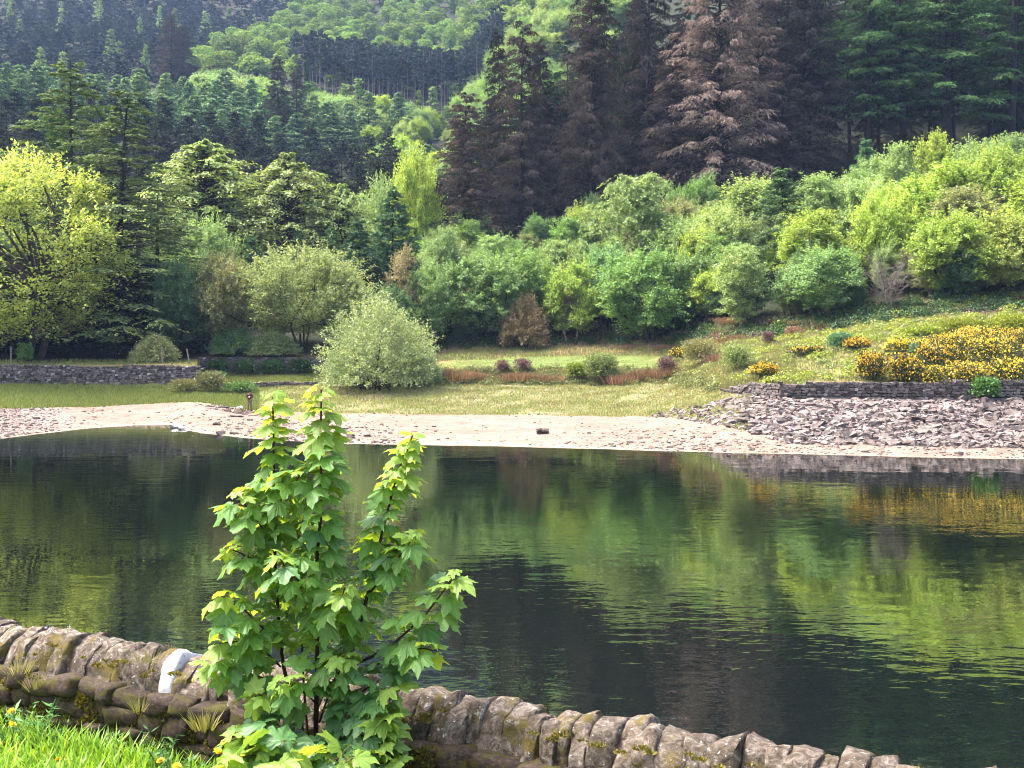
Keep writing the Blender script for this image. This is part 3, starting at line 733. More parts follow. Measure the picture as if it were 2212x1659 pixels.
# ---- trees along the far shore, hand placed
# left side
tree('feathery', 'beech_tree', 'big yellow-green beech overhanging the long stone wall at the left edge', 62, 119, 352, 400, leaf='l_yellow', rz=.4)
tree('larchA', 'larch_tree', 'tall open larch with a bare spire rising above the yellow-green beech', 150, 131, 132, 330, rz=1.0)
tree('larchB', 'larch_tree', 'tall dark-stemmed larch with long level boughs, second spire from the left edge', 256, 126, 205, 400, rz=2.2)
tree('pine1', 'pine_tree', 'dense green pine tucked behind the larch spire', 122, 140, 245, 110, leaf='l_younglarch')
tree('layer1', 'beech_tree', 'layered green beech with a peaked crown right of the two larch spires', 442, 156, 270, 260, rz=2.0)
tree('layer2', 'beech_tree', 'broad rounded beech with olive top, between the peaked beech and the brown spruces', 622, 158, 300, 260, rz=.2)
tree('layer2', 'beech_tree', 'lower beech lobe sloping down beside the dark pines', 738, 160, 372, 170, rz=3.1)
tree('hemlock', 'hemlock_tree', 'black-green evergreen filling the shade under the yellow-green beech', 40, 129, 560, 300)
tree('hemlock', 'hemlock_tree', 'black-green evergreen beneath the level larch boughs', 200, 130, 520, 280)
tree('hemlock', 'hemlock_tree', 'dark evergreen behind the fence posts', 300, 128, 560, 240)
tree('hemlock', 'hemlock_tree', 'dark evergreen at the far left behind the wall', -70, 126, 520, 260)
tree('larchB', 'larch_tree', 'drooping olive larch between the level-boughed larch and the leaning willow', 340, 134, 420, 330, rz=4.0)
tree('green2', 'broadleaf_tree', 'dark green broadleaf tree beside the leaning olive willow', 385, 123, 580, 120, leaf='l_dkgreen')
tree('bush', 'shrub', 'small grey-green bush on top of the long stone wall', 335, 116.5, 718, 95, cat='shrub')
tree('green1', 'willow_tree', 'olive willow with leaning trunk left of the pale grey-green willow', 478, 125, 568, 150, leaf='l_olive', rz=1)
tree('willow', 'willow_tree', 'large pale grey-green willow above the dark terrace wall', 655, 127, 553, 280, rz=.5)
tree('bush', 'shrub', 'green bush hanging over the dark terrace wall', 505, 124.5, 700, 100, leaf='l_green', cat='shrub')
tree('bush', 'shrub', 'low green bush at the foot of the pale grey-green willow', 590, 124.5, 715, 110, leaf='l_willow', cat='shrub')
tree('sallow', 'sallow_bush', 'big dome-shaped pale sallow bush standing alone on the drawdown grass', 815, 111, 622, 244, cat='bush')
tree('bush', 'shrub', 'small green shrub at the right foot of the dome-shaped sallow', 905, 113, 745, 90, leaf='l_willow', cat='shrub')
# behind the willow, centre-left
tree('green2', 'broadleaf_tree', 'pale green young tree behind the olive willow', 450, 142, 490, 130, leaf='l_birch')
tree('younglarch', 'young_larch', 'small dark conifer behind the pale grey-green willow', 545, 141, 515, 70, leaf='l_dkgreen')
tree('younglarch', 'young_larch', 'young green larch on the slope below the rounded beech', 640, 152, 500, 80)
tree('younglarch', 'young_larch', 'young larch at the left of the dark young spruces', 715, 150, 495, 90)
tree('younglarch', 'young_spruce', 'dark young spruce above the dome-shaped sallow', 775, 146, 480, 110, leaf='l_dkgreen')
tree('younglarch', 'young_spruce', 'dark green young spruce below the valley gap', 850, 150, 415, 130, leaf='l_dkgreen')
tree('green2', 'broadleaf_tree', 'light green tree in the valley gap beside the leftmost brown spruce', 895, 168, 345, 110, leaf='l_lime')
tree('green2', 'broadleaf_tree', 'pale green tree in the gap above the dark young spruces', 830, 172, 400, 110, leaf='l_birch')
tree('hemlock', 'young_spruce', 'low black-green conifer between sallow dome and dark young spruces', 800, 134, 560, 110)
tree('sparse', 'birch_tree', 'thin bronze-leaved young birch above the dome-shaped sallow', 868, 134, 545, 90)
tree('slim1', 'birch_tree', 'pale rounded birch in front of the leftmost brown spruce', 962, 143, 500, 88)
tree('green2', 'broadleaf_tree', 'grey-green tree right of the dome-shaped sallow', 930, 134, 582, 110, leaf='l_green')
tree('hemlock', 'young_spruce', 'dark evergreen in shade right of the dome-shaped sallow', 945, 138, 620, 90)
# centre band
tree('rowan1', 'rowan_tree', 'wide fresh green rowan behind the lawn strip', 1040, 137, 566, 190, leaf='l_green')
tree('green1', 'broadleaf_tree', 'round green tree above the lawn strip', 1120, 142, 548, 170, leaf='l_rowan')
tree('bush', 'shrub', 'brown twiggy shrub among green trees behind the lawn strip', 1130, 134.5, 630, 100, leaf='l_bronze', cat='shrub')
tree('rowan2', 'birch_tree', 'bright green birch with twin white stems behind the lawn', 1245, 136, 578, 125, bark='bark_pale', leaf='l_lime')
tree('green1', 'broadleaf_tree', 'pale green tree rising left of the weeping birch', 1215, 148, 535, 150, leaf='l_birch')
tree('weep', 'weeping_birch', 'tall weeping birch in front of the dark spruces', 1372, 146, 372, 210)
tree('rowan1', 'rowan_tree', 'spreading many-stemmed rowan right of the twin-stemmed birch', 1400, 130, 556, 200)
tree('rowan2', 'rowan_tree', 'bright green tree just right of the spreading rowan', 1500, 131, 560, 140, leaf='l_green')
tree('green2', 'broadleaf_tree', 'light green tree behind the spreading rowan', 1470, 143, 480, 150, leaf='l_birch')
tree('slim1', 'birch_tree', 'small birch with a single pale trunk on the bank', 1600, 119, 538, 105, leaf='l_birch')
tree('green1', 'broadleaf_tree', 'pale green crown behind the single-trunked birch', 1560, 138, 460, 150, leaf='l_birch')
tree('younglarch', 'young_larch', 'vivid green young larch with dark lower boughs on the slope', 1690, 136, 368, 135)
tree('hemlock', 'young_spruce', 'dark evergreen in the gap below the vivid young larch', 1690, 127, 560, 90)
tree('rowan2', 'rowan_tree', 'green rowan with dark forked stems left of the bare pale tree', 1780, 113, 545, 170, leaf='l_green')
tree('slim1', 'birch_tree', 'pale birch between the vivid larch and the bare pale tree', 1775, 135, 385, 130)
tree('slim1', 'birch_tree', 'silvery birch behind the bare pale tree', 1850, 134, 395, 130, leaf='l_willow')
tree('sparse', 'birch_tree', 'bronze-tinted thin birch above the bare pale tree', 1890, 124, 470, 130)
tree('bare', 'bare_tree', 'leafless pale tree with tangled twigs on the right bank', 1925, 110.5, 540, 120)
tree('slim2', 'broadleaf_tree', 'yellow-green tree behind the bare pale tree', 1960, 124, 400, 150)
tree('rowan1', 'sycamore_tree', 'deep lime-green sycamore right of the bare pale tree', 2065, 111, 470, 190, leaf='l_lime')
tree('slim2', 'broadleaf_tree', 'tall yellow-green tree behind the deep lime-green sycamore', 2060, 128, 360, 180)
tree('green1', 'broadleaf_tree', 'pale lime tree near the right edge of the shore wood', 2150, 126, 340, 200, leaf='l_lime')
tree('rowan2', 'broadleaf_tree', 'olive-tinted tree at the right edge above the gorse', 2165, 110, 470, 170, leaf='l_beech')
tree('slim1', 'birch_tree', 'slender birch poking up against the dark spruces', 1942, 140, 318, 90)
tree('slim2', 'birch_tree', 'yellowish birch top standing clear of its neighbours below the green spruces', 2020, 142, 300, 95)
tree('younglarch', 'young_spruce', 'small bright spruce in front of the dark spruce gap', 1872, 152, 304, 75, leaf='l_spruce')
tree('slim1', 'birch_tree', 'pale birch top near the right edge under the green spruces', 2180, 142, 300, 120)
tree('slim2', 'broadleaf_tree', 'light green tree filling the slope beside the vivid larch', 1625, 142, 395, 140, leaf='l_birch')
tree('green2', 'broadleaf_tree', 'low pale tree between spreading rowan and single-trunked birch', 1540, 128, 590, 110, leaf='l_lime')
tree('slim2', 'broadleaf_tree', 'broad lime tree just beyond the right edge', 2290, 112, 380, 220)
tree('green1', 'broadleaf_tree', 'pale tree on the slope above the yellowish birch', 1905, 150, 350, 150, leaf='l_birch')
tree('green1', 'broadleaf_tree', 'silver-green tree above the deep lime-green sycamore', 2110, 146, 322, 170, leaf='l_birch')
tree('green2', 'broadleaf_tree', 'dusky green tree under the weeping birch', 1320, 139, 545, 140, leaf='l_green')
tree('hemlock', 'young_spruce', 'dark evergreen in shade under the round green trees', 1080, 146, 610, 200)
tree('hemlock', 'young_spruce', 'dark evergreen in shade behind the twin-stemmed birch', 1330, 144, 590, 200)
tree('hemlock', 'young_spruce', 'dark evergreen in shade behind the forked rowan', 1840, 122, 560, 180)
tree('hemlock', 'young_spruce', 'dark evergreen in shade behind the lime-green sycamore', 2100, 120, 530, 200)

LN = {'l_birch': 'pale green', 'l_green': 'mid green', 'l_rowan': 'fresh green', 'l_willow': 'grey-green', 'l_lime': 'lime green', 'l_olive': 'olive', 'l_dkgreen': 'dark green', 'l_evergreen': 'blackish', 'l_farlarch': 'soft green', 'l_farwood': 'light green'}
# undergrowth and young growth filling the shore wood
rf = random.Random(31)
for k in range(165):
    vx = rf.uniform(900, 2330)
    fr0 = float(np.interp(vx, [900, 1150, 1300, 1450, 1570, 1700, 1850, 2330], [133, 139, 136, 132, 121, 115, 110.5, 108.5]))
    d = fr0 + rf.random() ** 1.2 * 38
    b = g(vx, d); hgt = rf.uniform(3.0, 6.0) if d < fr0 + 8 else rf.uniform(5, 9.5)
    kind = rf.choice(('slim2', 'green2', 'slim1', 'rowan2', 'slim1', 'bush', 'weep'))
    lf = rf.choice(('l_birch', 'l_green', 'l_rowan', 'l_willow', 'l_lime', 'l_olive') if vx < 1850 else ('l_lime', 'l_birch', 'l_rowan', 'l_olive', 'l_lime'))
    if vx > 1800 and d > fr0 + 22: hgt *= .72
    if d < fr0 + 5: lf = rf.choice(('l_dkgreen', 'l_green', 'l_olive'))
    tree(kind, 'scrub_tree', '%s young scrub tree %s, %s' % (LN[lf], zone(ZS, vx), 'at the foot of the wood' if d < fr0 + 5 else 'part way up the slope' if d < fr0 + 18 else 'high on the slope'), vx, d, HY - (b.z + hgt - EYE) / d * FV, hgt * rf.uniform(.6, .9) * FV / d, leaf=lf, cat='tree', group='scrub filling the shore wood')
for k in range(46):
    vx = rf.uniform(-60, 900)
    d = rf.uniform(127, 175)
    b = g(vx, d); hgt = rf.uniform(4, 9)
    kind = rf.choice(('bush', 'green2', 'slim1', 'younglarch', 'green1'))
    lf = rf.choice(('l_birch', 'l_green', 'l_dkgreen', 'l_willow')) if vx > 420 else rf.choice(('l_dkgreen', 'l_evergreen', 'l_green'))
    tree(kind, 'scrub_tree', '%s young scrub tree behind the terraces, %s' % (LN[lf], zone(ZL, vx)), vx, d, HY - (b.z + hgt - EYE) / d * FV, hgt * rf.uniform(.7, 1.0) * FV / d, leaf=lf, cat='tree', group='scrub behind the terraces')
for k in range(95):
    vx = rf.uniform(790, 1120) ; d = rf.uniform(180, 440)
    if vx > 960 and d < 240: continue
    b = g(vx, d); hgt = rf.uniform(6, 11)
    tree(rf.choice(('green2', 'slim2', 'pale')), 'gap_tree', 'pale tree in the valley gap, %s, %s' % (zone([(860, 'its left side'), (930, 'its middle'), (1000, 'its right side'), (9999, 'behind the leftmost brown spruce')], vx), 'near' if d < 240 else 'farther back' if d < 320 else 'just below the bare-stemmed pines'), vx, d, HY - (b.z + hgt - EYE) / d * FV, hgt * rf.uniform(.8, 1.1) * FV / d, leaf=rf.choice(('l_lime', 'l_birch', 'l_farlarch')), group='pale trees of the valley gap')

for k in range(70):
    vx = rf.uniform(1000, 1340); d = rf.uniform(255, 500)
    b = g(vx, d); hgt = rf.uniform(8, 13)
    tree(rf.choice(('green2', 'slim2', 'green1')), 'slope_tree', 'pale green tree on the slope %s, %s' % (zone(ZP, vx), 'low' if d < 320 else 'halfway up' if d < 410 else 'high up'), vx, d, HY - (b.z + hgt - EYE) / d * FV, hgt * rf.uniform(.9, 1.2) * FV / d, leaf=rf.choice(('l_farwood', 'l_birch', 'l_green')), group='pale trees behind the brown spruces')

# ---- spruce plantation on the slope
tree('deadB', 'dead_spruce', 'leftmost brown dying spruce of the plantation edge', 1003, 170, 215, 150, leaf='l_dead')
tree('deadA', 'dead_spruce', 'dark-topped spruce at the left of the three black spires', 1077, 184, 78, 95, leaf='l_deaddark')
tree('deadB', 'dead_spruce', 'brown spruce with the middle black spire', 1126, 172, 66, 150, leaf='l_dead')
tree('deadA', 'dead_spruce', 'narrow black spire right of the three-spired clump', 1168, 186, 100, 95, leaf='l_deaddark')
tree('deadA', 'dead_spruce', 'tall grey-brown spruce with its trunk showing, cut by the top edge', 1276, 174, -60, 165, leaf='l_dead')
tree('deadB', 'dead_spruce', 'grey-green dark spruce behind the pale dead spruce', 1400, 186, -100, 165, leaf='l_deaddark')
tree('deadA', 'dead_spruce', 'large pinkish-brown dead spruce, palest of the plantation', 1552, 174, -130, 250, leaf='l_deadpink')
tree('deadB', 'dead_spruce', 'smaller pinkish-brown dead spruce leaning on the palest one', 1640, 182, -60, 140, leaf='l_deadpink')
tree('deadB', 'dead_spruce', 'brown dying spruce low in front of the palest dead spruce', 1455, 176, 120, 140, leaf='l_dead')
tree('deadA', 'dead_spruce', 'blackish spruce right of the palest dead spruce', 1738, 182, -120, 190, leaf='l_deaddark')
tree('deadB', 'dead_spruce', 'brown dying spruce at the foot of the blackish spruce', 1690, 176, 150, 140, leaf='l_dead')
tree('spruceA', 'green_spruce', 'green spruce with a long bare trunk beside the black gap', 1870, 184, -130, 190)
tree('spruceB', 'green_spruce', 'green spruce, second bare trunk from the black gap', 1952, 186, -140, 200)
tree('spruceA', 'green_spruce', 'green spruce with spreading boughs, third trunk from the black gap', 2047, 183, -140, 240)
tree('spruceB', 'green_spruce', 'green spruce at the top right edge', 2180, 184, -130, 230)
rr = random.Random(3)
i = 0
for d0, a, b_, stp in ((192, 1010, 2360, 68), (206, 1000, 2420, 80), (224, 1040, 2480, 95), (250, 1060, 2500, 120)):
    DR = (192, 206, 224, 250); vx = a
    while vx < b_:
        kind = rr.choice(('spruceA', 'spruceB', 'deadA', 'deadB'))
        lf = rr.choice(('l_deaddark', 'l_evergreen')) if vx < 1850 else 'l_evergreen'
        b = g(vx, d0)
        hh = rr.uniform(26, 34) if vx > 1230 else rr.uniform(17, 23)
        top = HY - (b.z + hh - EYE) / d0 * FV
        tree(kind, 'dark_spruce', 'dark spruce inside the shaded plantation, %s, %s' % (zone(ZP, vx), row(DR.index(d0))), vx, d0 + rr.uniform(-5, 5), top, rr.uniform(95, 135) * 190 / d0, leaf=lf, group='spruces inside the plantation')
        vx += stp * rr.uniform(.75, 1.25)

# ---- dark pine stand on the left slope, paler larches along its crest
for d0, a, b_, stp in ((190, -60, 960, 52), (212, -80, 930, 55), (236, -100, 915, 56), (262, -120, 890, 56), (290, -120, 860, 56)):
    vx = a
    while vx < b_:
        if not (d0 < 200 and (380 < vx < 720)):
            b = g(vx, d0)
            top = HY - (b.z + rr.uniform(11, 16) - EYE) / d0 * FV
            tree('pine%d' % rr.randint(1, 3), 'dark_pine', 'dark pine of the dense left stand, %s, %s' % (zone(ZL, vx), row((190, 212, 236, 262, 290).index(d0))), vx, d0 + rr.uniform(-8, 8), top, rr.uniform(62, 85) * 240 / d0, group='pines of the dark stand')
        vx += stp * rr.uniform(.75, 1.25)
for d0, a, b_, stp in ((318, -60, 700, 44), (345, -60, 800, 50), (372, 300, 900, 50)):
    vx = a
    while vx < b_:
        b = g(vx, d0)
        top = HY - (b.z + rr.uniform(12, 18) - EYE) / d0 * FV
        tree('pale', 'pale_larch', 'soft pale green larch on the crest, %s, %s' % (zone(ZL, vx), row((318, 345, 372).index(d0))), vx, d0 + rr.uniform(-8, 8), top, rr.uniform(50, 70), group='larches along the crest')
        vx += stp * rr.uniform(.7, 1.3)
tree('deadA', 'copper_spruce', 'dark copper-brown conifer among the pale crest larches', 600, 330, 128, 70, leaf='l_deaddark')
tree('deadB', 'copper_spruce', 'small dark copper conifer right beside the larger copper one', 640, 330, 150, 60, leaf='l_dead')
tree('deadB', 'brown_spruce', 'purple-brown bare conifer on the far slope above the crest', 370, 470, 38, 70, leaf='l_dead')
tree('deadB', 'brown_spruce', 'second purple-brown bare conifer just right of the first', 395, 475, 55, 50, leaf='l_dead')

for k in range(44):
    vx = rf.uniform(430, 760); d = rf.uniform(380, 448); b = g(vx, d); hgt = rf.uniform(7, 12)
    tree(rf.choice(('green2', 'slim2', 'pale')), 'hollow_tree', 'soft green tree in the hollow behind the crest larches, %s' % zone(ZF, vx), vx, d, HY - (b.z + hgt - EYE) / d * FV, hgt * rf.uniform(.9, 1.3) * FV / d, leaf=rf.choice(('l_birch', 'l_farlarch', 'l_farwood')), group='trees in the hollow behind the crest')
# ---- far hillside
def tree_far(me, H0, R0, name, label, vx, d, H, w, cat, group):
    b = g(vx, d)
    o = link(name, me, None, (b.x, b.y, b.z - .3), (0, 0, rr.random() * 6.28), (w / (2 * R0), w / (2 * R0), H / H0))
    return tag(o, label, cat, group)

far_pine = [single(pine(50 + k, 15, 3.4, 20, 16, 1.5, .8, .15, point=.55, clump=.42), 'l_farpine', 'bark_dark') for k in range(3)]
strip_pine = [single(pine(56 + k, 26, 3.6, 16, 26, 1.4, .6, .55, point=.35, clump=.42, trunk_r=.008), 'l_farpine', 'bark_pale') for k in range(3)]
def far_round(seed):
    rng = np.random.default_rng(seed); tr = MB(); cr = MB()
    limb_mesh(tr, (0, 0, -1), (0, 0, 7), .35, .2, rng, 3, .02, 5)
    for k in range(10):
        v = 1 - 1.85 * (k + .5) / 10; rr_ = math.sqrt(max(0, 1 - v * v)); th = 2.4 * k
        c = np.array([math.cos(th) * rr_ * 3.0, math.sin(th) * rr_ * 3.0, 6.9 + v * 4.3]); r_ = rng.uniform(1.9, 2.9)
        d = unit(rng, 130); d[:, 2] = np.where(d[:, 2] < -.6, -d[:, 2], d[:, 2])
        ctr = c + d * r_ * (.8 + .3 * rng.random(130))[:, None] * [1, 1, .75]
        s = rng.uniform(.7, 1.3, 130)
        cr.add(*leaf_quads(ctr, unit(rng, 130), d + [0, 0, .5] + .5 * unit(rng, 130), .95 * s, .7 * s))
    return tr, cr, 13.5, 5.6
far_wood = [single(far_round(60 + k), 'l_farwood', 'bark') for k in range(4)]
far_larch = [single(pine(66 + k, 15, 2.6, 22, 14, 1.3, .7, .08, point=1.0, clump=.4), 'l_farlarch', 'bark') for k in range(2)]
# pine strip with bare stems
for d0, stp, n in ((452, 13, 0), (466, 15, 1), (482, 16, 2)):
    vx = 655 if n else 690
    while vx < 1075:
        me, H0, R0 = strip_pine[rr.randint(0, 2)]
        tree_far(me, H0, R0, 'stem_pine', 'tall bare-stemmed far pine %s, %s' % (zone(ZF, vx), row(n)), vx, d0 + rr.uniform(-5, 5), rr.uniform(22, 28), rr.uniform(6, 9), 'pine', 'bare-stemmed pines of the far strip')
        vx += stp * rr.uniform(.6, 1.4)
for vx, d0, H, w in ((745, 425, 12, 8), (775, 418, 15, 8), (812, 420, 10, 7), (860, 432, 9, 8), (905, 436, 12, 6), (935, 430, 14, 6), (870, 400, 8, 8), (900, 385, 8, 9), (935, 392, 8, 8), (850, 380, 7, 9), (965, 415, 10, 7), (790, 390, 8, 8)):
    me, H0, R0 = far_larch[rr.randint(0, 1)] if H > 9 else far_wood[rr.randint(0, 3)]
    tree_far(me, H0, R0, 'gap_tree', 'light green tree in the valley gap in front of the bare-stemmed pines', vx, d0, H, w, 'tree', 'light green trees of the valley gap')
for d0 in (496, 512):
    vx = 640
    while vx < 1085:
        me, H0, R0 = far_pine[rr.randint(0, 2)]
        tree_far(me, H0, R0, 'strip_pine', 'dark pine closing the back of the bare-stemmed pine strip', vx, d0 + rr.uniform(-4, 4), rr.uniform(19, 24), rr.uniform(8, 11), 'pine', 'dark pines behind the bare stems')
        vx += 24 * rr.uniform(.7, 1.2)
# broadleaf wood
n = 0
for d0 in np.arange(500, 960, 24):
    left = np.interp(d0, [500, 560, 640, 700, 800, 960], [395, 420, 520, 600, 640, 700])
    vx = left + rr.uniform(0, 20)
    while vx < 1265:
        me, H0, R0 = far_wood[rr.randint(0, 3)]
        w = rr.uniform(12, 19)
        tree_far(me, H0, R0, 'far_broadleaf', 'round light green far tree %s, %s' % (zone(ZF, vx), 'low on the hill' if d0 < 600 else 'halfway up the hill' if d0 < 760 else 'high on the hill'), vx, d0 + rr.uniform(-9, 9), rr.uniform(11, 16), w, 'tree', 'broadleaf trees of the far wood')
        vx += w * FV / d0 * rr.uniform(.75, 1.15); n += 1
# blue pines at the top left
n = 0
for d0 in np.arange(470, 900, 18):
    right = np.interp(d0, [470, 500, 560, 640, 700, 800, 960], [470, 400, 430, 520, 610, 650, 700])
    vx = -30 + rr.uniform(0, 20)
    while vx < right:
        if rr.random() < .13:
            me, H0, R0 = far_larch[rr.randint(0, 1)]
            tree_far(me, H0, R0, 'far_larch', 'small pale far larch %s, %s' % (zone(ZF, vx), 'low on the hill' if d0 < 600 else 'halfway up the hill' if d0 < 760 else 'high on the hill'), vx, d0 + rr.uniform(-8, 8), rr.uniform(12, 18), rr.uniform(5, 7), 'larch', 'larches among the far pines')
        else:
            me, H0, R0 = far_pine[rr.randint(0, 2)]
            tree_far(me, H0, R0, 'far_pine', 'small blue far pine %s, %s' % (zone(ZF, vx), 'low on the hill' if d0 < 600 else 'halfway up the hill' if d0 < 760 else 'high on the hill'), vx, d0 + rr.uniform(-14, 14), rr.uniform(7, 16), rr.uniform(8, 12), 'pine', 'pines of the far plantation')
        vx += 11.2 * FV / d0 * rr.uniform(.8, 1.3); n += 1
# the crowded small pines between the countable ones, one mass
pv, pf = [], []
me = far_pine[0][0]
V0 = np.empty(len(me.vertices) * 3); me.vertices.foreach_get('co', V0); V0 = V0.reshape(-1, 3)
ls_ = np.array([p_.loop_total for p_ in me.polygons]); vi = np.empty(len(me.loops), np.int32); me.loops.foreach_get('vertex_index', vi)
mi0 = np.empty(len(me.polygons), np.int32); me.polygons.foreach_get('material_index', mi0)
F0 = vi.reshape(-1, 4)[mi0 == 1] if (ls_ == 4).all() else np.array([list(p_.vertices) for p_ in me.polygons if p_.material_index == 1])
F0 = F0[::2]
mass = MB()
for k in range(230):
    d0 = rr.uniform(465, 905); right = float(np.interp(d0, [470, 500, 560, 640, 700, 800, 960], [470, 400, 430, 520, 610, 650, 700]))
    b = g(rr.uniform(-40, right), d0); sx_ = rr.uniform(1.2, 1.7); sz_ = rr.uniform(.4, .75); c_, s_2 = math.cos(k), math.sin(k)
    mass.add(np.stack([(V0[:, 0] * c_ - V0[:, 1] * s_2) * sx_, (V0[:, 0] * s_2 + V0[:, 1] * c_) * sx_, V0[:, 2] * sz_], 1) + [b.x, b.y, b.z - .5], F0)
tag(link('plantation_understorey', mass.mesh('plantation_understorey', [M['l_farpine']])), 'low crowded pines filling the gaps of the far blue plantation', 'pines', kind='stuff')
for k in range(26):
    vx = rr.uniform(790, 1120); me, H0, R0 = far_pine[rr.randint(0, 2)]
    tree_far(me, H0, R0, 'far_conifer', 'dark conifer at the very top above the far broadleaf wood', vx, rr.uniform(840, 940), rr.uniform(18, 24), rr.uniform(9, 12), 'conifer', 'dark conifers above the far wood')

# ------------------------------------------------------------------ stones and masonry
def stone_mesh(seed, sub=1, flat=1., noise=.22):
    """angular block: displaced subdivided cube, unit size"""
    import bmesh
    rng = np.random.default_rng(seed)
    bm = bmesh.new(); bmesh.ops.create_cube(bm, size=1.0)
    if sub: bmesh.ops.subdivide_edges(bm, edges=bm.edges[:], cuts=sub, use_grid_fill=True)
    for v in bm.verts:
        c = np.array(v.co)
        l = np.linalg.norm(c / .5, ord=4)
        c = c / max(l, 1e-6) * (.42 + .58 * l) if l > 0 else c
        c += rng.normal(size=3) * noise * .22
        c[2] *= flat
        v.co = c
    me = bpy.data.meshes.new('stone'); bm.to_mesh(me); bm.free()
    return me

def mesh_arrays(me):
    V = np.empty(len(me.vertices) * 3); me.vertices.foreach_get('co', V); V = V.reshape(-1, 3)
    F = np.array([list(p.vertices) for p in me.polygons])
    return V, F

block = [stone_mesh(100 + k, 1, 1., .3) for k in range(6)]
for b_ in block: b_.materials.append(M['wallstone'])

def masonry(name, label, a, b, zb, zt_, ch, sw, maxparts=300, thick=.45, proud=.05, seed=1, dirx=None, group=None):
    """dry-stone wall between two ground points; zb, zt_: functions of 0..1 along it"""
    rng = random.Random(seed)
    a = np.array(a[:2], float); b = np.array(b[:2], float); L = np.linalg.norm(b - a); t_ = (b - a) / L
    nrm = np.array([t_[1], -t_[0]])
    if nrm[1] > 0: nrm = -nrm          # face towards the water
    ang = math.atan2(t_[1], t_[0])
    root = bpy.data.objects.new(name, None); col.objects.link(root); root.location = (a[0], a[1], zb(0)); tag(root, label, 'wall', group)
    off = Vector(root.location)
    # core
    mb = MB(); ns = 24; V = []; 
    for i in range(ns + 1):
        s = i / ns
        for q, z in ((-.1, zb(s) - .6), (-.1, zt_(s) - .06), (-thick - .3, zt_(s) - .06), (-thick - .3, zb(s) - .6)):
            pt = a + t_ * s * L + nrm * q; V.append((pt[0] - off.x, pt[1] - off.y, z - off.z))
    F = [(i * 4 + j, (i + 1) * 4 + j, (i + 1) * 4 + (j + 1) % 4, i * 4 + (j + 1) % 4) for i in range(ns) for j in range(4)] + [(0, 1, 2, 3), (ns * 4 + 3, ns * 4 + 2, ns * 4 + 1, ns * 4)]
    mb.add(V, F); link('core', mb.mesh('core', [M['core']]), root)
    st = []
    hmax = max(zt_(k / 20) - zb(k / 20) for k in range(21))
    rows = int(hmax / ch) + 2
    for r_ in range(rows):
        s = -rng.random() * sw
        hrow = ch * rng.uniform(.85, 1.15)
        while s < L:
            w = sw * rng.uniform(.55, 1.6)
            sm = min(max((s + w / 2) / L, 0), 1)
            z = zb(sm) - .15 + (r_ + .5) * ch
            if z - ch * .3 < zt_(sm):
                st.append((s + w / 2, z + rng.uniform(-.1, .1) * ch, w * .96, hrow * rng.uniform(.85, 1.1)))
            s += w
    st.sort(key=lambda x: -x[2] * x[3])
    rest = MB()
    for i, (s, z, w, h) in enumerate(st):
        pt = a + t_ * s + nrm * (-.12 + proud * rng.uniform(-1, 1))
        loc = (pt[0] - off.x, pt[1] - off.y, z - off.z); sc = (w, .34, h); rot = (rng.uniform(-.06, .06), rng.uniform(-.06, .06), ang + rng.uniform(-.06, .06))
        me = block[rng.randint(0, 5)]
        if i < maxparts: link('stone', me, root, loc, rot, sc)
        else:
            V, F = mesh_arrays(me); V = V * sc; c, s_ = math.cos(ang), math.sin(ang)
            rest.add(np.stack([V[:, 0] * c - V[:, 1] * s_, V[:, 0] * s_ + V[:, 1] * c, V[:, 2]], 1) + loc, F)
    if rest.V: tag(link('small_stones', rest.mesh('small_stones', [M['wallstone_all']]), root), kind='stuff')
    return root

def Lp(x0, x1): return lambda s: x0 + (x1 - x0) * s
pa = P(-160, 0, 111.9); pb = P(430, 0, 112.2)
masonry('stone_wall', 'long dark dry-stone retaining wall above the grass at the left', pa, pb,
        lambda s: float(zt(pa[0] + (pb[0] - pa[0]) * s, 111.5)[0]) - .1, lambda s: EYE - (790 - HY) / FV * 112.2 + .04 - .1 * s, .2, .36, 300, seed=2)
pe = P(430, 0, 112.3); pf = P(434, 0, 122.0)
masonry('stone_wall', 'shadowed terrace wall behind the low wall, under the pale grey-green willow', P(424, 0, 122.1), P(702, 0, 122.1),
        lambda s: EYE - (814 - HY) / FV * 122, lambda s: EYE - (775 - HY) / FV * 122, .21, .4, 290, seed=3)
masonry('stone_wall', 'low short stone wall stepping out right of the long retaining wall', P(432, 0, 112.9), P(690, 0, 114.0),
        lambda s: EYE - (845 - 9 * s - HY) / FV * 113, lambda s: EYE - (829 - 4 * s - HY) / FV * 113.4, .17, .34, 290, seed=4)
wr = [(1572, 86.6), (1640, 83.6), (1700, 81.0), (1850, 79.9), (2000, 79.9), (2300, 79.7)]
for k, (lo, hi) in enumerate((((1560, 86.9), (1690, 80.4)), ((1690, 80.3), (2330, 79.2)))):
    A_, B_ = P(lo[0], 0, lo[1]), P(hi[0], 0, hi[1])
    if k == 0: zb_ = lambda s: EYE - (850 + 9 * s - HY) / FV * (87 - 6 * s) - .1; zt__ = lambda s: EYE - (842 - 13 * min(1, s * 2.2) - HY) / FV * (87 - 6 * s)
    else: zb_ = lambda s: EYE - (860 + 3 * s - HY) / FV * 80.5 - .1; zt__ = lambda s: EYE - (829 - 6 * s + 1.5 * math.sin(s * 30) - HY) / FV * 80.5
    masonry('stone_wall', ['tapering end of the coursed stone wall above the riprap', 'coursed stone wall under the gorse, above the riprap slope'][k], A_, B_, zb_, zt__, .21, .4, 290, seed=5 + k)

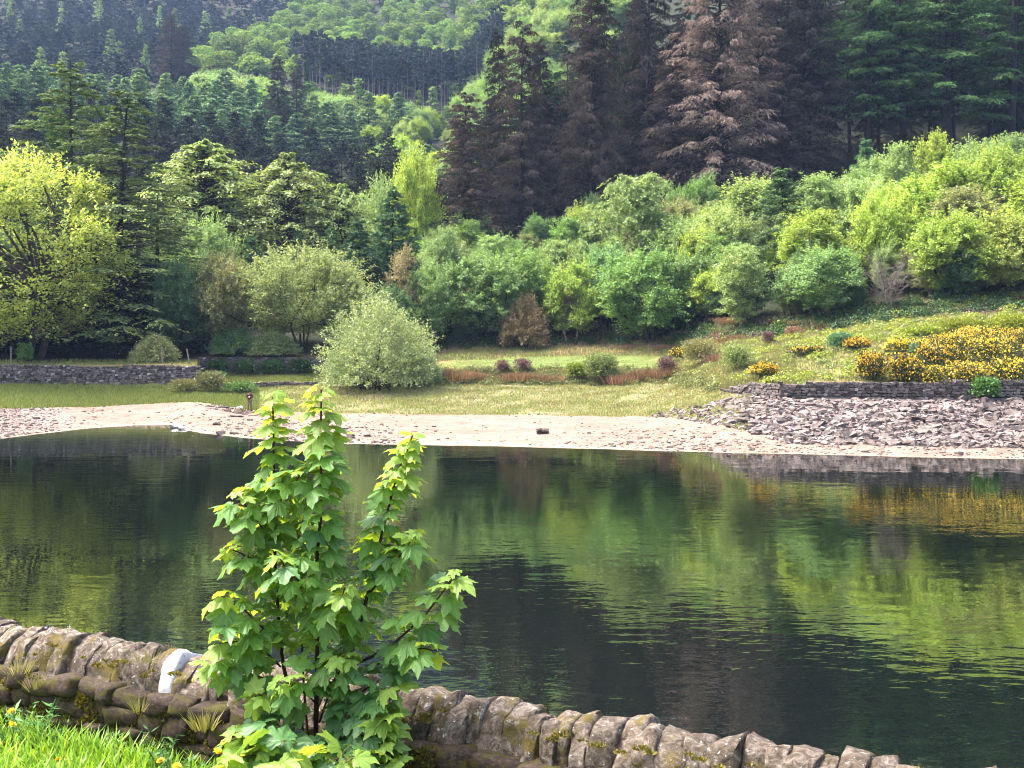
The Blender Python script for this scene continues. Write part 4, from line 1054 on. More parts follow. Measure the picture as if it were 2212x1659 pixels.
# riprap slope of tumbled stone (right) : stones are pieces of the embankment
rng = np.random.default_rng(9)
emb = bpy.data.objects.new('riprap_embankment', None); col.objects.link(emb); tag(emb, kind='structure'); emb.location = (0, 0, 0)
rip = [stone_mesh(120 + k, 1, .66, .5) for k in range(8)]
for r_ in rip: r_.materials.append(M['riprap'])
ripA = [mesh_arrays(r_) for r_ in rip]
st = []
tries = 0
while len(st) < 3300 and tries < 40000:
    tries += 1
    vx = rng.uniform(1400, 2330); f = rng.random()
    u = (vx - CX) / FV
    D, Z = knots(u)
    d0, d1 = D[0, 3] - 1.2, D[0, 4] - .75
    lim = np.interp(vx, [1400, 1480, 1560, 1640], [.06, .3, .72, 1.])
    if f > lim: continue
    d = d0 + (d1 - d0) * f
    size = rng.lognormal(-1.24, .33) * (.8 if vx < 1500 else 1.)
    st.append((vx, d, size))
st.sort(key=lambda x: -x[2] / x[1])
rest = MB()
for i, (vx, d, size) in enumerate(st):
    b = g(vx, d)
    sc = np.array([size * rng.uniform(.9, 1.4), size * rng.uniform(.8, 1.2), size * rng.uniform(.7, 1.2)])
    rot = (rng.normal() * .25, rng.normal() * .25 , rng.random() * 6.28)
    loc = (b.x, b.y, b.z + size * .05)
    k = int(rng.integers(8))
    if i < 300: link('stone', rip[k], emb, loc, rot, sc)
    else:
        V, F = ripA[k]
        Mx = np.array(Matrix.Rotation(rot[2], 3, 'Z') @ Matrix.Rotation(rot[1], 3, 'Y') @ Matrix.Rotation(rot[0], 3, 'X'))
        rest.add((V * sc) @ Mx.T + loc, F)
tag(link('smaller_stones', rest.mesh('smaller_stones', [M['riprap_all']]), emb), kind='stuff')

# beach pebbles
rest = MB()
pb_ = stone_mesh(140, 0, .6, .5); PV, PF = mesh_arrays(pb_)
for i in range(5200):
    r0 = rng.random()
    if r0 < .4: vx = 20 - abs(rng.normal()) * 60 + rng.normal() * 90; f = rng.random()
    elif r0 < .62: vx = 660 + rng.normal() * 130; f = abs(rng.normal()) * .4
    elif r0 < .72: vx = 520 + rng.normal() * 40; f = .75 + .22 * rng.random()
    elif r0 < .84: vx = 1440 + rng.normal() * 120; f = abs(rng.normal()) * .3
    elif r0 < .9: vx = rng.uniform(-100, 2300); f = rng.random()
    else: vx = rng.uniform(1500, 2300); f = rng.random() * .9
    if not 0 <= f <= 1 or not -200 < vx < 2400: continue
    D, Z = knots((vx - CX) / FV)
    d = D[0, 2] + .3 + (D[0, 3] - D[0, 2]) * f
    b = g(vx, d); s = rng.lognormal(-2.4, .45)
    th = rng.random() * 6.28; c, sn = math.cos(th), math.sin(th)
    V = PV * [s * 1.3, s, s]
    rest.add(np.stack([V[:, 0] * c - V[:, 1] * sn, V[:, 0] * sn + V[:, 1] * c, V[:, 2]], 1) + [b.x, b.y, b.z + s * .12], PF)
tag(link('beach_pebbles', rest.mesh('beach_pebbles', [M['pebble']])), 'pale pebbles strewn along the exposed reservoir shore', 'pebbles', kind='stuff')

# loose rocks on the beach
def rock(name, label, vx, d, size, mat, seed, flat=.7, sub=3, zo=0., rot=0., cat='rock', group=None):
    me = stone_mesh(seed, sub, flat, .35); me.materials.append(M[mat])
    b = g(vx, d); o = link(name, me, None, (b.x, b.y, b.z + zo + size[2] * .25), (.1, .08, rot), size)
    return tag(o, label, cat, group)
rock('boulder', 'single dark boulder on the pale mud near the waterline', 1172, 77.5, (.85, .6, .6), 'boulder', 150)
rock('rock', 'whitish rock at the tip of the sand spit', 384, 87.2, (1.0, .8, .55), 'palerock', 151)
rock('rock', 'smaller whitish stone just right of the spit tip', 396, 85.2, (.55, .5, .3), 'palerock', 152)
rock('rock', 'small dark stone on the spit sand', 468, 85.5, (.5, .35, .3), 'boulder', 153)
rock('rock', 'flat dark slab lying at the water edge in front of the spit', 506, 79.3, (.6, .35, .2), 'boulder', 154)
rock('driftwood', 'dark flat piece of driftwood on the mud bed of the inlet', 500 - 10, 99.5, (3.2, .3, .18), 'boulder', 155, rot=.12, cat='driftwood')
rock('driftwood', 'short dark log on the sand below the canvas bag', 512, 92, (1.0, .18, .2), 'boulder', 156, rot=.2, cat='driftwood')

# ------------------------------------------------------------------ low growth on the far bank
def blades(rng, pts, h, w, lean=.35, hv=.4, segs=1):
    n = len(pts)
    th = rng.random(n) * 6.28; hh = h * (1 - hv + 2 * hv * rng.random(n))
    ln = lean * hh * rng.random(n)
    top = pts + np.stack([np.cos(th) * ln, np.sin(th) * ln, hh], 1)
    ph = rng.random(n) * 6.28; s = np.stack([np.cos(ph), np.sin(ph), np.zeros(n)], 1) * w * .5
    V = np.stack([pts - s, pts + s, top], 1).reshape(-1, 3)
    return V, np.arange(n * 3).reshape(-1, 3)

def scatter(rng, n, vx0, vx1, f0, f1, k0, k1, cond=None):
    """random ground points between terrain knots k0+f0 .. k1+f1"""
    vx = rng.uniform(vx0, vx1, n); u = (vx - CX) / FV
    D, Z = knots(u)
    lo = D[:, k0] + f0; hi = D[:, k1] + f1
    d = lo + (hi - lo) * rng.random(n)
    x = u * d; z = zt(x, d)
    pts = np.stack([x, d, z - .02], 1)
    if cond is not None: pts = pts[cond(vx, d, x)]
    return pts

rng = np.random.default_rng(17)
def patch(a, sc, lo, hi):
    return lambda v, d, x: (hnoise(x * sc + a, d * sc * 1.4) + rng.normal(size=len(x)) * .18 > lo) & (hnoise(x * sc + a, d * sc * 1.4) < hi)
mb = MB(); mb.add(*blades(rng, scatter(rng, 60000, 560, 1620, -1, 0, 3, 4, patch(0, .5, -.2, 9)), .17, .07))
tag(link('drawdown_grass', mb.mesh('drawdown_grass', [M['turf_dry']])), 'dry yellowish grass on the exposed slope behind the beach', 'grass', kind='stuff')
mb = MB()
mb.add(*blades(rng, scatter(rng, 30000, 480, 1620, -.6, 0, 3, 4, patch(7, .8, .12, 9)), .2, .075))
mb.add(*blades(rng, scatter(rng, 34000, -150, 560, -.5, 0, 3, 4), .3, .085))
mb.add(*blades(rng, scatter(rng, 5000, 436, 700, .4, -.2, 5, 6), .3, .08))
mb.add(*blades(rng, scatter(rng, 4000, -150, 430, .3, 2, 5, 6), .25, .08))
tag(link('shore_grass', mb.mesh('shore_grass', [M['turf']])), 'rough green grass in patches below the stone walls', 'grass', kind='stuff')
mb = MB(); mb.add(*blades(rng, scatter(rng, 14000, 600, 1500, 3, -.5, 3, 4, patch(3, .7, .3, 9)), .22, .06))
tag(link('rusty_sorrel', mb.mesh('rusty_sorrel', [M['bracken']])), 'rusty sorrel and dead stems in patches on the drawdown slope', 'sorrel', kind='stuff')
mb = MB()
mb.add(*blades(rng, scatter(rng, 20000, 900, 1620, 0, 0, 4, 5), .28, .07))
mb.add(*blades(rng, scatter(rng, 20000, 900, 1700, 0, 6, 6, 7), .3, .08))
mb.add(*blades(rng, scatter(rng, 30000, 1560, 2330, .6, 5, 5, 7), .26, .075))
mb.add(*blades(rng, scatter(rng, 9000, 1440, 1720, 0, 0, 5, 6), .26, .075))
tag(link('bank_grass', mb.mesh('bank_grass', [M['rush']])), 'tussocky grass and rushes covering the far bank', 'grass', kind='stuff')
lawn_m = leaf_mat('lawn_blade', (.17, .22, .06), (.27, .32, .1))
mb = MB(); mb.add(*blades(rng, scatter(rng, 16000, 985, 1450, 0, .8, 5, 6), .08, .06))
tag(link('lawn_grass', mb.mesh('lawn_grass', [lawn_m])), 'smooth bright green lawn strip on top of the far bank', 'grass', kind='stuff')
# heathy hummocks on the bank: mounds of small leaves
def hummocks(name, label, pts, r0, r1, h, mat, per=60, L=.13, W=.07):
    mb = MB()
    for p_ in pts:
        r_ = rng.uniform(r0, r1); d = unit(rng, per); d[:, 2] = np.abs(d[:, 2])
        c = p_ + d * np.array([r_, r_, h * r_]) * (.6 + .4 * rng.random(per))[:, None]
        mb.add(*leaf_quads(c, unit(rng, per) + [0, 0, .3], d + .5 * unit(rng, per) + [0, 0, .4], L, W))
    tag(link(name, mb.mesh(name, [M[mat]])), label, 'heath', kind='stuff')
hummocks('bilberry_hummocks', 'low lime-green bilberry hummocks spread over the right bank', scatter(rng, 360, 1600, 2330, .8, 3, 5, 7, patch(2, .35, -.1, 9)), .5, 1.3, .6, 'bilberry', 125, .21, .11)
hummocks('green_hummocks', 'dull green heath hummocks spread over the far bank', scatter(rng, 420, 1380, 2330, 0, 4, 4, 7, patch(11, .4, -.05, 9)), .45, 1.1, .6, 'turf', 95, .21, .1)
hummocks('brown_hummocks', 'brown heather hummocks scattered along the bank under the trees', scatter(rng, 260, 930, 2330, -3, 5, 7, 7, patch(23, .4, -.1, 9)), .45, 1.1, .7, 'l_purple', 85, .21, .08)
hummocks('edge_growth', 'mixed green growth along the eroded edge below the lawn', scatter(rng, 200, 900, 1560, -1.2, .3, 4, 5), .4, .9, .9, 'turf', 120, .19, .08)
hummocks('brambles', 'dark bramble thicket along the foot of the shore wood', scatter(rng, 300, 930, 2330, -1.5, 4, 7, 7), .7, 1.5, .8, 'l_dkgreen', 110, .26, .15)

# generic clump of upright blades / domed shrublet
def tuft_proto(seed, n, h, r, w, mat, lean=.5):
    rng = np.random.default_rng(seed)
    p0 = np.stack([rng.normal(size=n) * r * .45, rng.normal(size=n) * r * .45, np.zeros(n)], 1)
    d = p0 / (r + 1e-6); hh = h * rng.uniform(.6, 1.1, n)
    top = p0 + np.stack([d[:, 0] * lean * h, d[:, 1] * lean * h, hh], 1) + rng.normal(size=(n, 3)) * .06 * h
    ph = rng.random(n) * 6.28; s = np.stack([np.cos(ph), np.sin(ph), np.zeros(n)], 1) * w * .5
    mid = (p0 + top) / 2 + [0, 0, .08 * h]
    V = np.stack([p0 - s, p0 + s, mid + s * .8, mid - s * .8, top], 1).reshape(-1, 3)
    i = np.arange(n)[:, None] * 5
    mb = MB(); mb.V.append(V); mb.n = len(V)
    mb.F = {4: [i + [0, 1, 2, 3]], 3: [i + [3, 2, 4]]}; mb.M = {4: [np.zeros(n)], 3: [np.zeros(n)]}
    return mb.mesh('tuft', [M[mat]])

def shrub_proto(seed, r, h, n, L, W, mats, split=.5, up=.4, low=True):
    """low spreading bush: lobes of leaves, flowers on the outer skin as second material"""
    rng = np.random.default_rng(seed)
    mb = MB()
    for k in range(7):
        th = 2.4 * k; q = .55 * r * math.sqrt(k / 7)
        c = np.array([math.cos(th) * q, math.sin(th) * q, h * .42]); rr_ = r * rng.uniform(.4, .58)
        m = n // 7
        d = unit(rng, m); d[:, 2] = np.where(d[:, 2] < -.4, -d[:, 2], d[:, 2])
        f = rng.random(m) ** .35
        f *= 1 + .13 * np.sin(d[:, 0] * 9 + k) * np.sin(d[:, 1] * 8 + d[:, 2] * 7)
        ctr = c + d * f[:, None] * np.array([rr_, rr_, h * .58])
        ctr[:, 2] = np.maximum(ctr[:, 2], .02)
        s = rng.uniform(.6, 1.4, m)
        V, F = leaf_quads(ctr, d * .6 + unit(rng, m) * .7 + [0, 0, .2], unit(rng, m) + [0, 0, up], L * s, W * s)
        fl = (f > .74) & (rng.random(m) < split * np.clip(.72 + .75 * np.sin(ctr[:, 0] * 3.1 + k) * np.sin(ctr[:, 2] * 4.3 + ctr[:, 1] * 2.7), .15, 1)) & (d[:, 2] > -.15)
        V = V.reshape(-1, 4, 3)
        for mi, sel in ((0, ~fl), (1, fl)):
            if sel.sum(): mb.add(V[sel].reshape(-1, 3), np.arange(sel.sum() * 4).reshape(-1, 4), mi)
    return mb

def gorse(label, vx, d, w, h, seed, split=.75, zo=0.):
    w *= 1.45; h *= 1.0
    mb = shrub_proto(seed, w / 2, h, 4600, .145, .095, None, split)
    e = bpy.data.objects.new('gorse_bush', None); col.objects.link(e); b = g(vx, d); b.z += zo; e.location = b; tag(e, label, 'gorse', 'gorse on the right bank')
    a = MB(); c = MB()
    V = np.concatenate(mb.V); F = np.concatenate(mb.F[4]); mi = np.concatenate(mb.M[4])
    for k, nm, mat in ((0, 'green_shoots', 'gorse_g'), (1, 'flowers', 'gorse_y')):
        f = F[mi == k]
        if len(f): link(nm, mesh_np(nm, V[f.ravel()], [np.arange(len(f) * 4).reshape(-1, 4)], [M[mat]]), e)
gorse('small yellow gorse bush at the left end of the coursed stone wall', 1650, 86.5, 2.0, 1.3, 1, .8)
gorse('thin low gorse clump on the grass above the small yellow gorse', 1745, 93, 2.6, .7, 2, .55)
gorse('lone little gorse on the green bank right of the lawn', 1472, 117, 2.3, 1.5, 3, .6)
gorse('gorse clump hanging over the wall, leftmost of the big gorse', 1885, 81.4, 2.2, 2.8, 4, .6, -.55)
gorse('upper gorse tuft beside the blue-green bush', 1850, 91, 1.9, 1.1, 5, .8)
gorse('narrow gorse trailing down onto the wall stones', 1955, 81.2, 2.0, 3.0, 6, .6, -.9)
gorse('long gorse ridge joining the trailing gorse and the great mound', 1960, 88, 3.2, 1.5, 7, .85)
gorse('great gorse mound in the middle of the bank', 2060, 86, 4.0, 2.3, 8, .8)
gorse('gorse above the wall shadow, below the great mound', 2020, 83.5, 3.0, 2.2, 9, .6)
gorse('gorse mound hanging over the wall near the right edge', 2140, 83, 3.6, 2.8, 10, .65)
gorse('upper gorse crest below the bilberry cushion', 2110, 89, 3.6, 1.9, 11, .85)
gorse('gorse at the right edge beneath the bilberry', 2205, 86.5, 3.4, 2.4, 12, .7)
gorse('dense gorse spilling over the wall between the trailing gorse and the great mound', 2005, 81.0, 3.0, 2.0, 14, .6, -.75)
gorse('dense gorse spilling over the wall below the right-edge gorse', 2085, 81.0, 3.2, 2.2, 15, .65, -.7)
gorse('low gorse at the wall lip by the right edge', 2190, 80.8, 3.6, 2.4, 16, .65, -.65)
gorse('gorse just past the right edge', 2290, 84, 3.6, 2.5, 13, .7)

def cushion(name, label, vx, d, w, h, seed, mat, cat='shrub', n=2600, L=.2, W=.12, group=None, up=.8):
    mb = shrub_proto(seed, w / 2, h, n, L, W, None, 0, up)
    b = g(vx, d)
    return tag(link(name, mb.mesh(name, [M[mat]]), None, b), label, cat, group)
cushion('bilberry_bush', 'bright lime bilberry cushion above the gorse, left half', 2080, 95, 5.5, 1.3, 20, 'bilberry', n=5000)
cushion('bilberry_bush', 'bright lime bilberry cushion above the gorse at the right edge', 2195, 94, 5.5, 1.6, 21, 'bilberry', n=5000)
cushion('bilberry_bush', 'flat lime bilberry patch left of the great gorse mound', 1990, 95, 4.0, .8, 22, 'bilberry', n=3000)
cushion('blue_green_bush', 'blue-green broom bush on the crest of the bank', 1815, 92.5, 2.5, 1.5, 23, 'l_bluegreen', n=3500, L=.24, W=.08)
cushion('blue_green_bush', 'small blue-green broom among the gorse', 1975, 85.2, 1.1, 1.8, 24, 'l_bluegreen', n=1500, L=.2, W=.07)
cushion('ivy_shrub', 'dull green shrub growing out of the wall near the right edge', 2130, 79.3, 2.4, 1.7, 25, 'weed', n=3000, L=.2, W=.14)
cushion('shrub', 'grey-green sallow shrub on the bank edge in front of the lawn', 1298, 112.2, 4.6, 3.0, 26, 'l_birch', n=5200, L=.26, W=.1)
cushion('shrub', 'yellow-green leafy shrub just left of the bank-edge sallow shrub', 1245, 113, 2.6, 1.8, 27, 'bilberry', n=2200)
cushion('shrub', 'pale twiggy shrub on the bank below the lone little gorse', 1510, 107, 4.6, 2.6, 28, 'l_olive', n=4600, L=.24, W=.08)
cushion('shrub', 'pale green shrub left of the small yellow gorse', 1592, 93.5, 3.2, 2.2, 29, 'l_birch', n=3600, L=.24, W=.08)
cushion('purple_shrub', 'purple-brown twiggy shrub below the lone little gorse', 1440, 110.5, 2.5, 2.1, 30, 'l_purple', n=2400, L=.24, W=.06)
cushion('purple_shrub', 'small purplish bush on the bank, left of two', 1660, 106, 1.6, 1.3, 31, 'l_purple', n=1200, L=.2, W=.06)
cushion('purple_shrub', 'pinkish small bush on the bank, right of two', 1712, 108, 2.1, 1.2, 32, 'bracken', n=1500, L=.2, W=.06)
cushion('dark_shrub', 'small dark bush behind the pale green shrub', 1580, 101, 1.5, 1.0, 33, 'l_evergreen', n=1200)
cushion('dark_shrub', 'dark heathery shrub at the bank edge under the lawn', 1130, 115.2, 2.6, 1.5, 34, 'l_purple', n=1800, L=.2, W=.06)
cushion('dark_shrub', 'dark heathery shrub at the bank edge left of the other', 1085, 115.2, 2.0, 1.4, 35, 'l_purple', n=1500, L=.2, W=.06)
cushion('brushwood', 'grey tangle of dead brush at the corner of the two left walls', 455, 110.3, 4.2, 2.2, 36, 'rush', n=3600, L=.4, W=.05, up=.1)
cushion('brushwood', 'greyish-brown brush below the low short wall', 400, 109, 3.6, 1.4, 37, 'rush', n=2600, L=.35, W=.06, up=.1)
cushion('shrub', 'dark leafy clump at the foot of the low short wall', 520, 109.5, 4.0, 1.2, 38, 'weed', n=2600, L=.22, W=.1)
cushion('shrub', 'green leafy clump on the terrace grass in front of the dark wall', 470, 118, 2.8, .9, 39, 'weed', n=1500)
cushion('sapling_shrub', 'small dark sapling on the wall top by the leftmost fence post', 55, 115, 2.4, 2.2, 40, 'weed', n=900, L=.3, W=.14)
for vx_, w_, lab_ in ((470, 3.2, 'leftmost'), (530, 3.6, 'second'), (590, 3.4, 'third'), (650, 3.4, 'last')):  # dark clumps added so the wall looks shaded by the overhanging willow
    cushion('shade_clump', 'dark foliage added as shade on the terrace wall, %s of four clumps' % lab_, vx_, 121.5, w_, 1.9, 60 + vx_, 'l_dkgreen', n=2200, L=.24, W=.14)
k = 0
bt = [tuft_proto(50 + k, 320, .8, .9, .045, 'bracken', .5) for k in range(3)]
for vx, d, s in ((960, 114, 1.5), (985, 113.4, 1.3), (1010, 114, 1.2), (1035, 114, 1.0), (1100, 113.4, 1.2), (1125, 113.2, 1.3), (1150, 113.4, 1.2), (1180, 113.2, 1.1), (1205, 113, 1.0), (1332, 111, 1.3), (1345, 110.6, 1.2), (1375, 111, 1.4), (1400, 111, 1.3), (1425, 110.4, 1.2), (1455, 110, 1.2), (930, 113.4, 1.0), (1545, 104, 1.0)):
    o = link('dead_bracken', bt[k % 3], None, g(vx, d), (0, 0, k * 1.7), (s, s, s)); k += 1
    tag(o, 'reddish clump of dead bracken at the foot of the lawn bank', 'bracken', 'dead bracken clumps below the lawn')
ut = [tuft_proto(60 + k, 340, .7, 1.2, .05, 'bracken', .5) for k in range(2)]
for k in range(26):
    vx = rr.uniform(1340, 1900); d = float(np.interp(vx, [1340, 1570, 1700, 1900], [131, 118, 113, 107])) + rr.uniform(-3, 6)
    o = link('russet_bracken', ut[k % 2], None, g(vx, d), (0, 0, k * 1.7), (1, 1, rr.uniform(.5, .9)))
    tag(o, 'russet bracken clump under the trees on the right slope', 'bracken', 'russet bracken under the trees')

# fence posts above the long wall
def post(label, vx, d, h, tilt):
    b = g(vx, d); mb = MB()
    mb.add(*tube([(0, 0, -.3), (0, 0, h * .5), (.01, 0, h)], [.075, .07, .065], 8)); mb.add(*tube([(.01, 0, h), (.01, 0, h + .01)], [.065, .001], 8))
    return tag(link('fence_post', mb.mesh('fence_post', [M['post']], True), None, b, (0, tilt, 0)), label, 'post', 'fence posts above the long wall')
post('weathered upright fence post at the far left above the wall', 24, 114.2, 1.75, 0)
post('thin weathered fence post, left of the close pair above the wall', 328 - 2, 115.5, 1.3, .02)
post('stout weathered fence post standing upright in the middle of the wall top', 351, 114.0, 1.8, -.03)
post('leaning weathered fence post, nearest to the grey-green bush', 444 - 2 if False else 410, 114.0, 1.6, -.2)
fr_ = bpy.data.objects.new('timber_rail', None); col.objects.link(fr_); b = g(590, 126); fr_.location = (b.x, b.y, b.z); tag(fr_, 'red-brown timber rail behind the dark terrace wall', 'fence')
for x in (-.9, .9):
    mb = MB(); mb.add(*tube([(x, 0, -.2), (x, 0, 1.35)], [.06, .06], 6)); link('post', mb.mesh('post', [M['rail']]), fr_)
for z in (.5, .85, 1.2):
    mb = MB(); mb.add(*tube([(-1.2, -.07, z), (1.2, -.07, z)], [.06, .06], 4)); link('rail', mb.mesh('rail', [M['rail']]), fr_)

# ------------------------------------------------------------------ angler
def skin_mesh(name, verts, edges, radii, mat, root=0, sub=2):
    me = bpy.data.meshes.new(name); me.from_pydata([tuple(v) for v in verts], edges, [])
    o = bpy.data.objects.new(name, me); col.objects.link(o)
    sk = o.modifiers.new('skin', 'SKIN'); sk.use_smooth_shade = True; sk.branch_smoothing = .4
    for i, r_ in enumerate(radii):
        sv_ = me.skin_vertices[0].data[i]; sv_.radius = r_ if isinstance(r_, tuple) else (r_, r_); sv_.use_root = (i == root)
    su = o.modifiers.new('sub', 'SUBSURF'); su.levels = sub; su.render_levels = sub
    dg = bpy.context.evaluated_depsgraph_get(); ev = o.evaluated_get(dg)
    m2 = bpy.data.meshes.new_from_object(ev); m2.name = name
    bpy.data.objects.remove(o)
    m2.materials.clear(); m2.materials.append(M[mat])
    return m2

ang = bpy.data.objects.new('person', None); col.objects.link(ang)
pb0 = g(539, 98.5); ang.location = pb0; ang.rotation_euler = (0, 0, R(12)); ang.scale = (1.06, 1.06, 1.04)
tag(ang, 'person in brown jacket and waders standing on the far beach, hands at chest', 'person')
J = dict(pelvis=(0, 0, .95), waist=(0, .01, 1.08), chest=(0, .02, 1.3), neckb=(0, .02, 1.46), neck=(0, -.01, 1.53), head=(0, -.03, 1.63), crown=(0, -.03, 1.73),
         shl=(-.18, .02, 1.43), ell=(-.27, -.03, 1.17), wrl=(-.1, -.24, 1.2), shr=(.18, .02, 1.43), elr=(.28, -.03, 1.18), wrr=(.07, -.25, 1.25),
         hpl=(-.1, 0, .92), knl=(-.12, -.03, .5), anl=(-.12, .02, .08), tol=(-.13, -.16, .035), hpr=(.1, 0, .92), knr=(.14, -.05, .5), anr=(.17, .03, .08), tor=(.2, -.14, .035))
def sk(names, chains, rad, mat, nm):
    idx = {n: i for i, n in enumerate(names)}
    return skin_mesh(nm, [J[n] for n in names], [(idx[a], idx[b]) for a, b in chains], [rad[n] for n in names], mat)
names = ['pelvis', 'waist', 'chest', 'neckb', 'neck', 'head', 'crown', 'shl', 'ell', 'wrl', 'shr', 'elr', 'wrr', 'hpl', 'knl', 'anl', 'tol', 'hpr', 'knr', 'anr', 'tor']
ch = [('pelvis', 'waist'), ('waist', 'chest'), ('chest', 'neckb'), ('neckb', 'neck'), ('neck', 'head'), ('head', 'crown'), ('neckb', 'shl'), ('shl', 'ell'), ('ell', 'wrl'), ('neckb', 'shr'), ('shr', 'elr'), ('elr', 'wrr'),
      ('pelvis', 'hpl'), ('hpl', 'knl'), ('knl', 'anl'), ('anl', 'tol'), ('pelvis', 'hpr'), ('hpr', 'knr'), ('knr', 'anr'), ('anr', 'tor')]
rad = dict(pelvis=(.14, .1), waist=(.14, .1), chest=(.16, .11), neckb=.08, neck=.055, head=(.08, .1), crown=.06, shl=.065, ell=.045, wrl=.03, shr=.065, elr=.045, wrr=.03, hpl=.09, knl=.06, anl=.045, tol=.04, hpr=.09, knr=.06, anr=.045, tor=.04)
link('body', sk(names, ch, rad, 'skin', 'body'), ang)
jn = ['waist', 'chest', 'neckb', 'shl', 'ell', 'wrl', 'shr', 'elr', 'wrr', 'pelvis']
jr = dict(waist=(.175, .13), chest=(.2, .145), neckb=.11, shl=.095, ell=.072, wrl=.05, shr=.095, elr=.072, wrr=.05, pelvis=(.18, .135))
link('jacket', sk(jn, [('pelvis', 'waist'), ('waist', 'chest'), ('chest', 'neckb'), ('neckb', 'shl'), ('shl', 'ell'), ('ell', 'wrl'), ('neckb', 'shr'), ('shr', 'elr'), ('elr', 'wrr')], jr, 'jacket', 'jacket'), ang)
wn_ = ['pelvis', 'hpl', 'knl', 'anl', 'hpr', 'knr', 'anr']
link('waders', sk(wn_, [('pelvis', 'hpl'), ('hpl', 'knl'), ('knl', 'anl'), ('pelvis', 'hpr'), ('hpr', 'knr'), ('knr', 'anr')], dict(pelvis=(.165, .125), hpl=.115, knl=.085, anl=.07, hpr=.115, knr=.085, anr=.07), 'waders', 'waders'), ang)
for a_, t__ in (('anl', 'tol'), ('anr', 'tor')):
    link('boot', skin_mesh('boot', [np.array(J[a_]) + [0, 0, .06], J[a_], J[t__]], [(0, 1), (1, 2)], [.075, .07, .055], 'boots'), ang)
for w_, sgn in (('wrl', 1), ('wrr', -1)):
    w0 = np.array(J[w_]); pv = [w0, w0 + [.05 * sgn, -.06, .01]]; ed = [(0, 1)]; rd = [.026, .034]
    for f in range(4):
        a0 = pv[1] + np.array([.022 * sgn, -.03, .03 - .02 * f]); i0 = len(pv)
        pv += [a0, a0 + [.03 * sgn, -.012 - .004 * (f == 1), .0], a0 + [.045 * sgn, .012, -.004]]; ed += [(1, i0), (i0, i0 + 1), (i0 + 1, i0 + 2)]; rd += [.01, .009, .008]
    i0 = len(pv); pv += [pv[1] + np.array([-.005 * sgn, -.01, .04]), pv[1] + np.array([.02 * sgn, -.03, .055])]; ed += [(1, i0), (i0, i0 + 1)]; rd += [.012, .01]
    link('hand', skin_mesh('hand', pv, ed, rd, 'skin', sub=1), ang)
mb = MB(); th = np.linspace(0, 6.283, 17)[:-1]
prof_ = [(.118, 1.66), (.12, 1.69), (.105, 1.735), (.06, 1.765), (.001, 1.775)]
V = [(math.cos(a) * r_, -.03 + math.sin(a) * r_ * 1.12, z) for r_, z in prof_ for a in th]
F = [(i * 16 + j, i * 16 + (j + 1) % 16, (i + 1) * 16 + (j + 1) % 16, (i + 1) * 16 + j) for i in range(4) for j in range(16)]
mb.add(V, F)
mb.add([(-.09, -.13, 1.672), (.09, -.13, 1.672), (.06, -.235, 1.655), (-.06, -.235, 1.655), (-.09, -.13, 1.66), (.09, -.13, 1.66), (.06, -.235, 1.645), (-.06, -.235, 1.645)], [(0, 1, 2, 3), (7, 6, 5, 4), (0, 3, 7, 4), (1, 5, 6, 2), (3, 2, 6, 7)])
link('cap', mb.mesh('cap', [M['boots']], True), ang)
link('scarf', skin_mesh('scarf', [(0, -.1, 1.5), (.02, -.155, 1.4), (.02, -.16, 1.3)], [(0, 1), (1, 2)], [.06, .045, .035], 'scarf', sub=1), ang)
mb = MB(); V, F = mesh_arrays(stone_mesh(161, 2, 1, .1)); mb.add(V * [.1, .05, .09] + [-.01, -.34, 1.24], F); link('held_box', mb.mesh('held_box', [M['whitecloth']], True), ang)

bag = bpy.data.objects.new('canvas_bag', None); col.objects.link(bag); b = g(514, 95.5); bag.location = b; bag.rotation_euler = (0, 0, .2)
tag(bag, 'slumped tan canvas bag on the sand left of the person', 'bag')
mb = MB(); V, F = mesh_arrays(stone_mesh(162, 3, 1, .25)); V = V * [.75, .45, .5]; V[:, 0] += .25 * V[:, 2]; mb.add(V + [0, 0, .24], F); link('bag_body', mb.mesh('bag_body', [M['tan']], True), bag)
mb = MB(); V, F = mesh_arrays(stone_mesh(163, 2, 1, .2)); mb.add(V * [.42, .5, .22] + [.22, -.02, .5], F); link('flap', mb.mesh('flap', [M['whitecloth']], True), bag)
mb = MB(); mb.add(*tube([(-.25, -.2, .4), (-.1, -.28, .56), (.1, -.26, .54), (.3, -.24, .3), (.7, -.25, .2)], [.03] * 5, 6)); link('strap', mb.mesh('strap', [M['boots']], True), bag)

# ------------------------------------------------------------------ near wall
def wl(s, q, z):
    p_ = AW + TW * s + NW * q
    return Vector((p_[0], p_[1], z))
WANG = math.atan2(TW[1], TW[0])
near = bpy.data.objects.new('near_wall', None); col.objects.link(near); near.location = wl(0, 0, GZ); near.rotation_euler = (0, 0, WANG)
tag(near, 'mossy low stone wall with rounded coping running across the foreground', 'wall')
